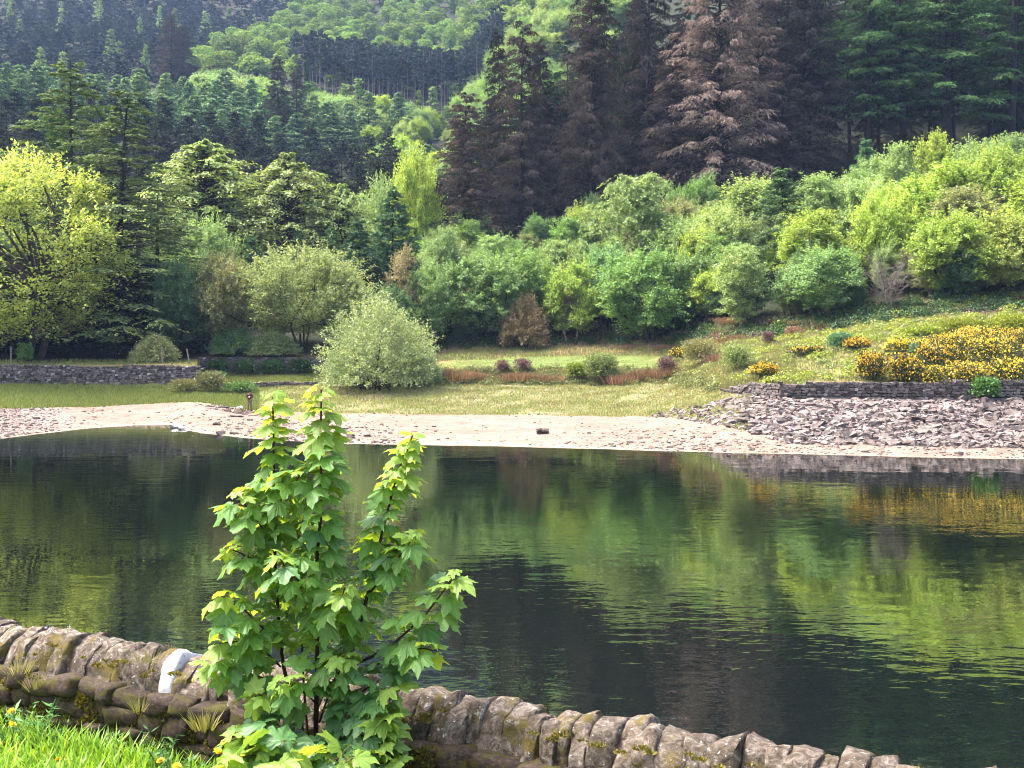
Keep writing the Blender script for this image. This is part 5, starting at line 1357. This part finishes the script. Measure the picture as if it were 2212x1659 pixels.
# local frame: x along the wall, -y towards the camera (front), z up from GZ
CZ = 4.5 - GZ          # crest height
def smooth_noise(rng, V, amp, freq):
    o = np.zeros(V.shape)
    for k in range(3):
        for f, a in ((freq, 1.), (freq * 2.1, .5), (freq * 4.3, .25)):
            d = unit(rng, 1)[0] * f; o[:, k] += a * np.sin(V @ d * 6.28 + rng.random() * 6.28)
    return V + o * amp
def cope_mesh(seed, w, th, h, mat):
    """coping stone on edge: flat sides, rounded top, rough split faces"""
    import bmesh
    rng = np.random.default_rng(seed)
    bm = bmesh.new(); bmesh.ops.create_cube(bm, size=1.0)
    bmesh.ops.subdivide_edges(bm, edges=bm.edges[:], cuts=7, use_grid_fill=True)
    V = np.array([v.co[:] for v in bm.verts])
    y = V[:, 1] * 2; z = V[:, 2] + .5; x = V[:, 0] * 2
    rnd = np.maximum(0, z - .45) / .55
    shrink = np.sqrt(np.clip(1 - (rnd ** 3) * rng.uniform(.45, .75), 0.05, 1))
    y2 = y * shrink * (1 - .06 * (1 - z)) + .05 * rng.normal() * rnd
    z2 = z - rng.uniform(.16, .3) * (np.abs(y) ** 3) * rnd + .07 * rng.normal() * x * rnd + .08 * rng.normal() * y * rnd
    sk_ = .25 if mat == 'paint' else 1.
    x2 = x * (1 - .07 * rnd * (np.abs(y) ** 2)) * (1 - .05 * (z > .98)) + .12 * sk_ * rng.normal() * (z - .5) + .1 * sk_ * rng.normal() * y
    Q = np.stack([x2 * w / 2, y2 * th / 2, z2 * h], 1)
    # split facets: pull points back to a few random planes
    ctr = np.array([0, 0, h * .5])
    for _ in range(15):
        nn_ = unit(rng, 1)[0]; nn_[1] = -abs(nn_[1]) if rng.random() < .7 else nn_[1]; nn_[0] *= .22; nn_[2] = abs(nn_[2]) * .8; nn_ /= np.linalg.norm(nn_)
        dd_ = (Q - ctr) @ nn_; lim = dd_.max() * rng.uniform(.76, .93)
        Q = Q - np.where(dd_ > lim, (dd_ - lim) * .95, 0)[:, None] * nn_
    Q = smooth_noise(rng, Q, .0035, 6.); Q = smooth_noise(rng, Q, .0022, 19.); Q = smooth_noise(rng, Q, .001, 50.)
    for v, c in zip(bm.verts, Q): v.co = c
    me = bpy.data.meshes.new('coping_stone'); bm.to_mesh(me); bm.free()
    me.materials.append(M[mat]); me.polygons.foreach_set('use_smooth', np.ones(len(me.polygons), bool))
    return me
rc = random.Random(11)
mb = MB(); mb.add([(-6, -.1, -.3), (11, -.1, -.3), (11, .2, -.3), (-6, .2, -.3), (-6, -.1, CZ - .13), (11, -.1, CZ - .13), (11, .2, CZ - .13), (-6, .2, CZ - .13)], [(0, 1, 5, 4), (1, 2, 6, 5), (2, 3, 7, 6), (3, 0, 4, 7), (4, 5, 6, 7)])
link('core', mb.mesh('core', [M['core']]), near)
PAINT_S = None
s = -1.4; k = 0
vis = []
while s < 7.4:
    w = rc.uniform(.07, .135)
    # picture column of this stone
    c = wl(s + w / 2, .15, 4.45); vxs = CX + c.x / c.y * FV
    painted = PAINT_S is None and vxs > 338
    if painted: w = .085; PAINT_S = s
    h = .195 + rc.uniform(-.01, .01)
    if painted: h = .215
    th = rc.uniform(.36, .42) if not painted else .34
    me = cope_mesh(300 + k, w * 1.0, th, h, 'paint' if painted else 'cope')
    o = link('coping_stone', me, near, (s + w / 2, rc.uniform(-.015, .015), CZ - .185 + rc.uniform(-.007, .006)), (rc.uniform(-.03, .03), rc.uniform(-.1, .04), rc.uniform(-.08, .08)))
    if painted: o['label'] = 'white-painted coping stone'
    s += w * .88; k += 1
# rubble face
rub = []
for k in range(10):
    me = cope_mesh(400 + k, 1, 1, 1, 'rubble')
    V = np.empty(len(me.vertices) * 3); me.vertices.foreach_get('co', V); V = V.reshape(-1, 3)
    rg = np.random.default_rng(500 + k)
    b0 = stone_mesh(520 + k, 4, 1., .0)
    BV_, BF_ = mesh_arrays(b0)
    for _ in range(12):
        nn_ = unit(rg, 1)[0]; nn_[1] *= 1.6; nn_ /= np.linalg.norm(nn_); dd_ = BV_ @ nn_; lim = dd_.max() * rg.uniform(.8, .94)
        BV_ = BV_ - np.where(dd_ > lim, (dd_ - lim) * .95, 0)[:, None] * nn_
    BV_ = smooth_noise(rg, BV_, .02, .8); BV_ = smooth_noise(rg, BV_, .012, 2.6)
    mm_ = mesh_np('stone', BV_, [BF_], [M['rubble']], smooth=True); rub.append(mm_)
z = -.06
while z < CZ - .17:
    hh = rc.uniform(.055, .1)
    s = -1.6
    while s < 7.6:
        w = rc.uniform(.08, .22)
        link('stone', rub[rc.randint(0, 9)], near, (s + w / 2, -.13 + rc.uniform(-.025, .025), z + hh / 2 + rc.uniform(-.012, .012)), (rc.uniform(-.1, .1), rc.uniform(-.1, .1), rc.uniform(-.12, .12)), (w * 1.14, .17, hh * rc.uniform(1.1, 1.35)))
        s += w
    z += hh
# back face of the wall
for zz in (-.05, .1):
    s = -1.6
    while s < 7.6:
        w = rc.uniform(.22, .4)
        link('stone', rub[rc.randint(0, 9)], near, (s + w / 2, .16, zz + .07), (0, 0, 3.14), (w * 1.05, .14, .17)); s += w
# moss: cushions of tiny shoots on coping and face
rng = np.random.default_rng(77)
mb = MB()
spots = []
for k in range(430):
    sx = rng.uniform(-1.2, 7.2); zz = rng.uniform(.02, CZ - .18); spots.append((sx, -.2 + .02 * rng.random(), zz, rng.uniform(.02, .07), 0))
for k in range(120):
    sx = rng.choice([.9, 1.5, 2.2, 2.8, 3.7, 4.1, 4.6]) + rng.normal() * .3; spots.append((sx, rng.uniform(-.2, -.02), CZ - rng.uniform(.02, .1), rng.uniform(.015, .045), 1))
for (sx, yy, zz, r_, top) in spots:
    n = int(170 * (r_ / .06) ** 2)
    d = unit(rng, n)
    if top: d[:, 2] = np.abs(d[:, 2])
    else: d[:, 1] = -np.abs(d[:, 1])
    ctr = np.array([sx, yy, zz]) + d * r_ * np.array([1, .45, .7] if not top else [1, .7, .3]) * (.5 + .5 * rng.random(n))[:, None] ** .5
    V, F = leaf_quads(ctr, d + .6 * unit(rng, n) + [0, 0, .3], unit(rng, n), .018, .0075)
    mb.add(V, F)
tag(link('moss', mb.mesh('moss', [M['moss']]), near), kind='stuff')

# grass tufts rooted in the wall
def tuft_on(label, vx, q, zz, n, h, r, mat, seed, lean=.8, cat='grass tuft', name='grass_tuft', w=.0035):
    # find distance along the wall for the picture column
    best = min(np.linspace(-1.4, 7.4, 900), key=lambda s_: abs(CX + wl(s_, q, 4.4).x / wl(s_, q, 4.4).y * FV - vx))
    o = link(name, tuft_proto(seed, int(n * 1.4), h * .68, r * .6, w * .75, mat, lean), None, wl(best, q, zz))
    return tag(o, label, cat, 'grass tufts growing on the near wall')
tuft_on('dry yellow grass tuft sprouting left of the white-painted coping stone', 318, .1, 4.47, 60, .1, .11, 'straw', 600)
tuft_on('long pale grass wisps on the wall near the left edge', 40, .22, 4.35, 40, .12, .1, 'straw', 601)
tuft_on('yellow grass tuft low on the wall front at the left', 80, .24, 4.3, 46, .12, .1, 'straw', 602)
tuft_on('green grass sprig under the coping left of the white-painted stone', 300, .24, 4.28, 30, .1, .06, 'straw', 603)
tuft_on('straw-coloured grass tuft on the wall front right of the sycamore', 1085, .24, 4.24, 70, .13, .07, 'straw', 604)
tuft_on('small green grass sprig under the coping between two straw tufts', 1345, .24, 4.28, 20, .1, .04, 'straw', 605)
tuft_on('wide straw tuft with green blades low on the wall front', 1505, .24, 4.3, 90, .11, .12, 'straw', 606)
tuft_on('thin grass sprig near the right end of the visible wall', 1630, .24, 4.33, 26, .1, .04, 'straw', 607)
tuft_on('tiny grass sprig on the crest at the right end of the wall', 1985, 0, 4.49, 10, .05, .02, 'straw', 608)
tuft_on('pale leafy weed under the coping right of the white-painted stone', 440, .25, 4.26, 40, .13, .1, 'straw', 609, w=.014)
tuft_on('fine dry grass stalks on the crest behind the white-painted stone', 370, -.05, 4.48, 8, .1, .03, 'straw', 610)

# ------------------------------------------------------------------ verge grass, weeds, dandelions
rng = np.random.default_rng(88)
n = 44000
sx = rng.uniform(-2.2, 4.6, n); q = .2 + rng.random(n) ** .9 * 1.5
pp = AW[None] + TW[None] * sx[:, None] + NW[None] * q[:, None]
pts = np.stack([pp[:, 0], pp[:, 1], np.full(n, GZ + .01)], 1)
hh = (.05 + .1 * rng.random(n)) * (1 + .5 * hnoise(sx * 3, q * 3)) * np.where(q < .45, 1.25, 1)
th = rng.random(n) * 6.28; ln = hh * rng.uniform(.2, .9, n)
top = pts + np.stack([np.cos(th) * ln, np.sin(th) * ln, hh * .9], 1)
mid = pts + (top - pts) * .5 + np.stack([np.zeros(n), np.zeros(n), hh * .16], 1)
ph = th + 1.57; s_ = np.stack([np.cos(ph), np.sin(ph), np.zeros(n)], 1) * (.0028 + .003 * rng.random(n))[:, None]
V = np.stack([pts - s_, pts + s_, mid + s_ * .8, mid - s_ * .8, top], 1).reshape(-1, 3)
i5 = np.arange(n)[:, None] * 5
tag(link('verge_grass', mesh_np('verge_grass', V, [i5 + [0, 1, 2, 3], i5 + [3, 2, 4]], [M['grass']])), 'lush bright green grass on the verge at the lower left', 'grass', kind='stuff')

def weed_mesh(seed, h, nst, L, W):
    rng = np.random.default_rng(seed); mb = MB()
    for k in range(nst):
        b0 = rng.normal(size=3) * [.03, .03, 0]; tp = b0 + np.array([rng.normal() * .06, rng.normal() * .06, h * rng.uniform(.6, 1)])
        mb.add(*tube([b0, (b0 + tp) / 2, tp], [.003, .0025, .0015], 4))
        m = 14; t_ = rng.uniform(.15, 1, m); c = b0 + (tp - b0) * t_[:, None]; th = rng.random(m) * 6.28
        d = np.stack([np.cos(th), np.sin(th), rng.uniform(-.2, .7, m)], 1); l = L * rng.uniform(.6, 1.2, m) * (1.15 - .5 * t_)
        mb.add(*leaf_quads(c + d * l[:, None] * .5, d, np.stack([np.zeros(m), np.zeros(m), np.ones(m)], 1) + .3 * unit(rng, m), l, W * l / L))
    return mb.mesh('weed', [M['weed']])
for k, (vx, sq, h, nst, lab) in enumerate(((80, .35, .3, 7, 'tall leafy weed against the wall at the left'), (20, .42, .24, 6, 'bushy weed at the far left beside the dandelions'), (130, .33, .18, 5, 'low leafy weed right of the tall weed'),
        (335, .3, .22, 6, 'upright leafy weed against the wall below the white-painted stone'), (385, .36, .18, 7, 'round leafy weed right of the upright weed'), (440, .5, .14, 8, 'low leafy weed beside the bottom dandelion'), (240, .3, .14, 5, 'small weed at the wall foot between dandelions'), (470, .6, .16, 8, 'leafy weed under the sycamore leaves'))):
    best = min(np.linspace(-2, 5, 700), key=lambda s_: abs(CX + wl(s_, sq, GZ).x / wl(s_, sq, GZ).y * FV - vx))
    o = link('verge_weed', weed_mesh(700 + k, h, nst, .075, .02), None, wl(best, sq, GZ)); tag(o, lab, 'weed', 'weeds along the wall foot')

def dandelion_protos():
    rng = np.random.default_rng(5); hd = MB()
    for ring, (r_, zz, n) in enumerate(((.021, .0, 26), (.016, .004, 22), (.009, .007, 14))):
        th = np.arange(n) * 6.283 / n + rng.normal(size=n) * .08
        d = np.stack([np.cos(th), np.sin(th), np.full(n, .15 + .25 * ring)], 1)
        hd.add(*leaf_quads(d * r_ * .55 + [0, 0, zz], d, np.tile([0, 0, 1.], (n, 1)) + .2 * unit(rng, n), r_, .006))
    return hd.mesh('flower_head', [M['dandelion']])
DH = dandelion_protos()
for k, (vx, vy, d, lab) in enumerate(((26, 1536, 5.5, 'dandelion by the left edge, upper of two'), (27, 1565, 5.4, 'dandelion by the left edge, lower of two'), (148, 1554, 5.55, 'flat-topped dandelion below the tall weed'), (221, 1551, 5.5, 'dandelion close to the wall foot in the middle of the verge'),
        (125, 1643, 5.05, 'dandelion low in the bright grass at the bottom left'), (347, 1644, 4.85, 'half-hidden dandelion at the bottom edge below the round weed'), (382, 1655, 4.8, 'dandelion cut by the bottom edge'), (470, 1622, 4.85, 'dandelion beside the sycamore leaves'))):
    x, y, z = P(vx, vy, d); e = bpy.data.objects.new('dandelion', None); col.objects.link(e); e.location = (x, y, GZ); tag(e, lab, 'dandelion', 'dandelions on the verge')
    mb = MB(); mb.add(*tube([(0, 0, 0), (.004, .002, (z - GZ) * .5), (0, 0, z - GZ)], [.0025, .0022, .002], 5)); link('stalk', mb.mesh('stalk', [M['weed']], True), e)
    link('flower_head', DH, e, (0, 0, z - GZ), (.35 + .2 * math.sin(k * 2), .15 * math.cos(k), k))
e = bpy.data.objects.new('white_flowers', None); col.objects.link(e)
best = min(np.linspace(-1.4, 2, 400), key=lambda s_: abs(CX + wl(s_, .0, 4.5).x / wl(s_, .0, 4.5).y * FV - 125)); e.location = wl(best, 0, 4.48); tag(e, 'tiny white-flowered weed on the wall crest near the left edge', 'weed')
mb = MB(); mf_ = MB(); rng = np.random.default_rng(3)
for k in range(7):
    tp = np.array([rng.normal() * .04, rng.normal() * .03, .03 + .03 * rng.random()]); mb.add(*tube([(0, 0, 0), tp * .6, tp], [.001] * 3, 3)); mf_.add(*leaf_quads(tp + rng.normal(size=(4, 3)) * .004, unit(rng, 4), unit(rng, 4), .009, .007))
link('stalks', mb.mesh('stalks', [M['weed']]), e); link('flowers', mf_.mesh('flowers', [M['white_flower']]), e)

# ------------------------------------------------------------------ sycamore sapling
def syc_leaf(seed):
    """five-lobed toothed leaf, base at origin, tip along +x, face +z; folded along its veins"""
    rng = np.random.default_rng(seed)
    # outline radius by angle: lobes at 0, +-50, +-105 degrees
    lob = [(0, 1.0), (50, .86), (-50, .86), (104, .55), (-104, .55)]
    out_ = []
    keys = [(-170, .06), (-152, .3), (-138, .38), (-130, .36), (-122, .5), (-112, .54), (-106, .64), (-99, .56), (-92, .58), (-84, .54), (-77, .5), (-71, .6), (-65, .66), (-61, .74), (-56, .76), (-50, .93), (-45, .8), (-39, .78), (-34, .68), (-28, .6), (-23, .68), (-18, .72), (-14, .82), (-9, .84), (0, 1.04)]
    full = keys + [(-a, r_) for a, r_ in reversed(keys[:-1])]
    pts = []
    for i, (a, r_) in enumerate(full):
        rr_ = r_ * (1 + .05 * rng.normal()); aa = R(a + 1.5 * rng.normal())
        pts.append((math.cos(aa) * rr_, math.sin(aa) * rr_))
    pts = np.array(pts); n = len(pts)
    pts[:, 0] += .12
    inner = pts * .5
    V2 = np.concatenate([[[0, 0]], inner, pts])
    a = np.arctan2(V2[:, 1], V2[:, 0]); r_ = np.linalg.norm(V2, axis=1)
    # veins rise between lobes: ridge at lobe axes -> valleys, droop to the margins
    fold = np.cos(a * 360 / 52) * .045 * r_
    z = -.2 * r_ ** 2 - fold * 1.3 + .05 * rng.normal(size=len(V2)) * r_ - .12 * rng.random() * V2[:, 0] ** 2
    z += -.12 * np.abs(V2[:, 1]) ** 1.5
    V = np.stack([V2[:, 0], V2[:, 1], z], 1)
    tri = []; quad = []
    for i in range(n - 1):
        tri.append((0, 1 + i, 2 + i)); quad.append((1 + i, 1 + n + i, 2 + n + i, 2 + i))
    me = mesh_np('leaf', V * .62, [tri, quad], None, smooth=True)
    uv = me.uv_layers.new(name='UVMap'); li = np.empty(len(me.loops), np.int32); me.loops.foreach_get('vertex_index', li)
    co = np.empty(len(me.vertices) * 3); me.vertices.foreach_get('co', co); uv.data.foreach_set('uv', co.reshape(-1, 3)[li, :2].astype(np.float32).ravel())
    return me

def syc_mat(name, top, trn, trf, spec, rough):
    m, t, out = nt(name)
    oi = N(t, 'ShaderNodeObjectInfo'); gm = N(t, 'ShaderNodeNewGeometry'); tc = N(t, 'ShaderNodeTexCoord')
    # palmate veins: bands around the leaf base by angle
    sx = N(t, 'ShaderNodeSeparateXYZ'); t.links.new(tc.outputs['UV'], sx.inputs[0])
    at_ = N(t, 'ShaderNodeMath', operation='ARCTAN2'); t.links.new(sx.outputs[1], at_.inputs[0]); t.links.new(sx.outputs[0], at_.inputs[1])
    ml = N(t, 'ShaderNodeMath', operation='MULTIPLY'); ml.inputs[1].default_value = 360 / 52; t.links.new(at_.outputs[0], ml.inputs[0])
    cs = N(t, 'ShaderNodeMath', operation='COSINE'); t.links.new(ml.outputs[0], cs.inputs[0])
    vr = ramp(t, cs.outputs[0], [(.965, (0, 0, 0)), (1.0, (1, 1, 1))])
    nz_ = N(t, 'ShaderNodeTexNoise', Scale=14, Detail=4); t.links.new(tc.outputs['Object'], nz_.inputs['Vector'])
    rp = ramp(t, nz_.outputs[0], [(.3, [c * .8 for c in top]), (.7, [c * 1.2 for c in top])])
    mv = N(t, 'ShaderNodeMixRGB'); mv.inputs[2].default_value = (top[0] * 1.9, top[1] * 1.55, top[2] * 1.8, 1); t.links.new(rp.outputs[0], mv.inputs[1])
    mvf = N(t, 'ShaderNodeMath', operation='MULTIPLY'); mvf.inputs[1].default_value = .6; t.links.new(vr.outputs[0], mvf.inputs[0]); t.links.new(mvf.outputs[0], mv.inputs[0])
    hsv = N(t, 'ShaderNodeHueSaturation'); mr = N(t, 'ShaderNodeMapRange'); mr.inputs['To Min'].default_value = .78; mr.inputs['To Max'].default_value = 1.25
    t.links.new(oi.outputs['Random'], mr.inputs[0]); t.links.new(mr.outputs[0], hsv.inputs['Value']); t.links.new(mv.outputs[0], hsv.inputs['Color'])
    p = N(t, 'ShaderNodeBsdfPrincipled', Roughness=rough); p.inputs['Specular IOR Level'].default_value = spec
    bp = N(t, 'ShaderNodeBump', Strength=.3, Distance=.004); t.links.new(nz_.outputs[0], bp.inputs['Height']); t.links.new(bp.outputs[0], p.inputs['Normal'])
    t.links.new(hsv.outputs[0], p.inputs['Base Color'])
    tl = N(t, 'ShaderNodeBsdfTranslucent'); tl.inputs['Color'].default_value = (*trn, 1)
    ms = N(t, 'ShaderNodeMixShader'); ms.inputs[0].default_value = trf
    t.links.new(p.outputs[0], ms.inputs[1]); t.links.new(tl.outputs[0], ms.inputs[2]); t.links.new(ms.outputs[0], out.inputs[0])
    return m
SM = syc_mat('sycamore_leaf', (.105, .24, .055), (.45, .6, .035), .44, .4, .5)
SY = syc_mat('sycamore_young_leaf', (.19, .32, .06), (.56, .66, .05), .46, .4, .5)
SO = syc_mat('sycamore_old_leaf', (.075, .185, .06), (.3, .48, .04), .36, .45, .45)
LV = []; LVY = []; LVO = []
for k in range(6):
    a = syc_leaf(800 + k); a2 = a.copy(); a3 = a.copy(); a3.materials.append(SO); LVO.append(a3); a.materials.append(SM); a2.materials.append(SY); LV.append(a); LVY.append(a2)
syc = bpy.data.objects.new('sycamore_sapling', None); col.objects.link(syc)
SD = 4.72
sb = Vector(P(672, 1700, SD)); sb.z = GZ
syc.location = sb
tag(syc, 'young multi-stemmed sycamore with broad lobed leaves in front of the near wall', 'tree')
rng = np.random.default_rng(99)
DEP = {'A': .05, 'B': 0., 'C': .02}
def sp(vx, vy, dd=0.): return np.array(P(vx, vy, SD + dd)) - np.array(sb)
def spline(pts, n=24):
    pts = np.asarray(pts, float); d = np.concatenate([[0], np.cumsum(np.linalg.norm(np.diff(pts, axis=0), axis=1))])
    t_ = np.linspace(0, d[-1], n); q = np.stack([np.interp(t_, d, pts[:, k]) for k in range(3)], 1)
    for _ in range(2): q[1:-1] = (q[:-2] + 2 * q[1:-1] + q[2:]) / 4
    return q
stems = [
 # (points (vx, vy, depth offset), r0, r1, leaf start fraction, node count, leaf size, droop)
 ('stem', [(676, 1720, 0), (668, 1620, 0), (640, 1540, .02), (610, 1440, .06), (600, 1320, .08), (594, 1200, .08), (590, 1110, .07), (592, 986, .06), (589, 852, .05)], .011, .0035, .42, 17, .135),
 ('stem', [(680, 1720, 0), (682, 1600, -.02), (686, 1402, -.03), (683, 1199, -.03), (696, 1110, -.03), (693, 986, -.04), (694, 842, -.04)], .013, .0035, .33, 20, .14),
 ('stem', [(678, 1720, 0), (662, 1560, .08), (653, 1432, .12), (652, 1316, .14), (657, 1180, .14), (650, 1080, .14)], .007, .003, .5, 8, .12),
 ('stem', [(684, 1720, 0), (700, 1590, 0), (739, 1493, 0), (757, 1417, .02), (785, 1326, .03), (810, 1214, .04), (830, 1133, .05), (855, 1032, .05), (891, 942, .04)], .013, .0035, .38, 18, .13),
 ('branch', [(757, 1440, .02), (800, 1420, -.02), (850, 1391, -.06), (921, 1326, -.1), (967, 1265, -.12), (984, 1235, -.12)], .007, .003, .35, 9, .125),
 ('branch', [(790, 1440, 0), (850, 1425, -.1), (905, 1400, -.16), (945, 1405, -.18)], .005, .0025, .3, 6, .12),
 ('branch', [(800, 1280, .03), (840, 1230, -.02), (880, 1180, -.06), (900, 1150, -.07)], .005, .0025, .25, 6, .12),
 ('branch', [(592, 1190, .07), (560, 1130, .02), (528, 1090, -.02), (516, 1064, -.03)], .005, .0025, .25, 6, .13),
 ('branch', [(602, 1401, .06), (567, 1356, .0), (520, 1310, -.05), (470, 1292, -.07)], .005, .0025, .2, 7, .13),
 ('branch', [(606, 1440, .05), (560, 1395, -.03), (510, 1385, -.07), (462, 1392, -.09)], .005, .0025, .25, 6, .13),
 ('branch', [(612, 1480, .04), (540, 1455, -.02), (480, 1445, -.06), (438, 1432, -.08)], .005, .0025, .25, 6, .12),
 ('branch', [(590, 1250, .07), (550, 1210, 0), (510, 1190, -.05), (490, 1185, -.06)], .005, .0025, .25, 5, .13),
 ('branch', [(684, 1300, -.03), (650, 1260, -.12), (620, 1230, -.17), (600, 1200, -.2)], .005, .0025, .3, 5, .13),
 ('branch', [(686, 1380, -.03), (720, 1340, -.12), (735, 1300, -.18), (745, 1270, -.2)], .005, .0025, .3, 5, .13),
 ('branch', [(672, 1640, 0), (620, 1600, -.1), (560, 1580, -.18), (500, 1600, -.25)], .005, .0025, .3, 7, .15),
 ('branch', [(672, 1650, 0), (640, 1615, -.15), (600, 1600, -.28), (560, 1620, -.35)], .005, .0025, .35, 6, .15),
 ('branch', [(690, 1640, 0), (740, 1590, -.12), (790, 1590, -.22), (840, 1610, -.28)], .005, .0025, .3, 7, .16),
 ('branch', [(700, 1600, 0), (750, 1520, -.08), (800, 1480, -.14), (860, 1500, -.2)], .005, .0025, .3, 7, .145),
 ('branch', [(690, 1560, 0), (720, 1470, -.1), (740, 1440, -.16), (760, 1425, -.18)], .005, .0025, .4, 5, .125),
 ('branch', [(680, 1660, 0), (690, 1630, -.2), (690, 1620, -.32), (680, 1640, -.4)], .005, .0025, .35, 5, .15),
 ('branch', [(640, 1545, .02), (605, 1515, -.08), (575, 1500, -.14), (550, 1505, -.17)], .004, .002, .3, 5, .125),
 ('branch', [(684, 1520, -.02), (650, 1490, -.14), (625, 1475, -.2), (605, 1480, -.24)], .004, .002, .3, 5, .125),
 ('branch', [(686, 1480, -.02), (715, 1450, -.12), (725, 1430, -.18), (735, 1420, -.2)], .004, .002, .3, 4, .12),
 ('branch', [(720, 1540, 0), (770, 1540, -.14), (810, 1550, -.2), (845, 1560, -.24)], .004, .002, .3, 6, .14),
 ('branch', [(660, 1690, 0), (600, 1640, -.2), (540, 1630, -.35), (490, 1645, -.4)], .005, .0025, .3, 7, .15),
 ('branch', [(690, 1690, 0), (760, 1640, -.2), (820, 1650, -.3), (860, 1645, -.32)], .005, .0025, .3, 7, .15),
 ('branch', [(680, 1700, 0), (650, 1660, -.3), (620, 1640, -.45), (600, 1655, -.5)], .005, .0025, .3, 6, .15),
 ('branch', [(690, 1690, 0), (720, 1650, -.3), (740, 1630, -.42), (750, 1645, -.48)], .005, .0025, .3, 6, .15),
 ('branch', [(596, 1100, .06), (620, 1060, -.02), (640, 1040, -.06), (650, 1020, -.08)], .004, .002, .3, 4, .12),
]
leaves = []
pet = MB()
for nm, pl, r0, r1, t0, nodes, ls in stems:
    q = spline([sp(*p_) for p_ in pl], 26)
    mb = MB(); mb.add(*tube(q, np.linspace(r0, r1, len(q)), 7)); link(nm, mb.mesh(nm, [M['bark_sapling']], True), syc)
    ph = rng.random() * 3.14
    nodes = int(nodes * (1.85 if nm == 'stem' else 1.2))
    for k in range(nodes + 1):
        t_ = t0 + (1 - t0) * (k / nodes) ** .9
        i = min(len(q) - 2, int(t_ * (len(q) - 1))); f = t_ * (len(q) - 1) - i
        pnt = q[i] * (1 - f) + q[min(i + 1, len(q) - 1)] * f
        tang = q[min(i + 1, len(q) - 1)] - q[i]; tang /= np.linalg.norm(tang) + 1e-9
        a_ = np.cross(tang, [0.3, 1, .1]); a_ /= np.linalg.norm(a_); b_ = np.cross(tang, a_)
        young = (t_ > .86)
        for sgn in (0, math.pi):
            th = ph + sgn + rng.normal() * .25
            o_ = a_ * math.cos(th) + b_ * math.sin(th)
            size = ls * (1.07 if nm == 'stem' else 1.14) * rng.uniform(.7, 1.2) * (1 - .3 * max(0, (t_ - .85) / .15))
            pl_ = size * rng.uniform(.2, .5) * (.6 if young else 1)
            pe_ = pnt + o_ * pl_ * .85 + tang * pl_ * .25 + np.array([0, 0, .25 * pl_])
            outd = o_ * 1.0; outd[2] *= .4
            dirv = outd + np.array([0, 0, -rng.uniform(.0, .62) + (.2 if young else 0)]) + .18 * rng.normal(size=3)
            nrm_ = np.array([0, -.18, 1.0]) + outd * .3 + .22 * rng.normal(size=3)
            leaves.append((pe_, dirv, nrm_, size, 1 if young else 2 if (nm == 'branch' and pl[-1][1] > 1480) or rng.random() < .12 else 0, pnt))
        ph += 1.57 + rng.normal() * .15
random.Random(4).shuffle(leaves)
leaves.sort(key=lambda x: -x[3])
for (pe_, dv, nv, size, young, pnt) in leaves:
    midp = (pnt + pe_) / 2 + np.array([0, 0, .006]); pet.add(*tube([pnt, midp, pe_], [.0016, .0014, .0013], 4))
tag(link('petioles', pet.mesh('petioles', [leaf_mat('petiole', (.2, .2, .05), (.28, .17, .07), trf=0)], True), syc), kind='stuff')
extra = MB(); luv = []
for i, (pe_, dv, nv, size, young, pnt) in enumerate(leaves):
    x = Vector(dv).normalized(); zv = Vector(nv); y = zv.cross(x).normalized(); zv = x.cross(y)
    me = (LV, LVY, LVO)[young][i % 6]
    s = size * rng.uniform(.95, 1.05)
    mat_ = Matrix((x, y * rng.uniform(.95, 1.12), zv)).transposed().to_4x4()
    for r_ in range(3):
        for c_ in range(3): mat_[r_][c_] *= s
    mat_.translation = Vector(pe_)
    if i < 300:
        o = link('leaf', me, syc); o.matrix_local = mat_
    else:
        V = np.empty(len(me.vertices) * 3); me.vertices.foreach_get('co', V); V = L0 = V.reshape(-1, 3)
        V = V @ np.array(mat_.to_3x3()).T + np.array(pe_)
        T3 = np.array([list(p_.vertices) for p_ in me.polygons if len(p_.vertices) == 3]); T4 = np.array([list(p_.vertices) for p_ in me.polygons if len(p_.vertices) == 4])
        n0 = extra.n; extra.add(V, T3, young); extra.F.setdefault(4, []).append(T4 + n0); extra.M.setdefault(4, []).append(np.full(len(T4), young)); luv.append(L0[:, :2])
if extra.V:
    em = extra.mesh('small_leaves', [SM, SY, SO], True); luv = np.concatenate(luv)
    li = np.empty(len(em.loops), np.int32); em.loops.foreach_get('vertex_index', li)
    em.uv_layers.new(name='UVMap').data.foreach_set('uv', luv[li].astype(np.float32).ravel())
    tag(link('small_leaves', em, syc), kind='stuff')
print('sycamore leaves', len(leaves))

# ------------------------------------------------------------------ haze of the valley air
hv = [(-900, -15, -6), (1000, -15, -6), (1000, 1310, -6), (-900, 1310, -6), (-900, -15, 520), (1000, -15, 520), (1000, 1310, 520), (-900, 1310, 520)]
m, t, out = nt('haze_air')
pv_ = N(t, 'ShaderNodeVolumePrincipled'); pv_.inputs['Color'].default_value = (.42, .6, 1.0, 1); pv_.inputs['Density'].default_value = .000115
pv_.inputs['Anisotropy'].default_value = 0.0
t.links.new(pv_.outputs[0], out.inputs['Volume'])
hz = mesh_np('haze', hv, [[(0, 3, 2, 1), (4, 5, 6, 7), (0, 1, 5, 4), (1, 2, 6, 5), (2, 3, 7, 6), (3, 0, 4, 7)]], [m])
tag(link('haze', hz), 'pale blue valley haze', 'haze', kind='stuff')
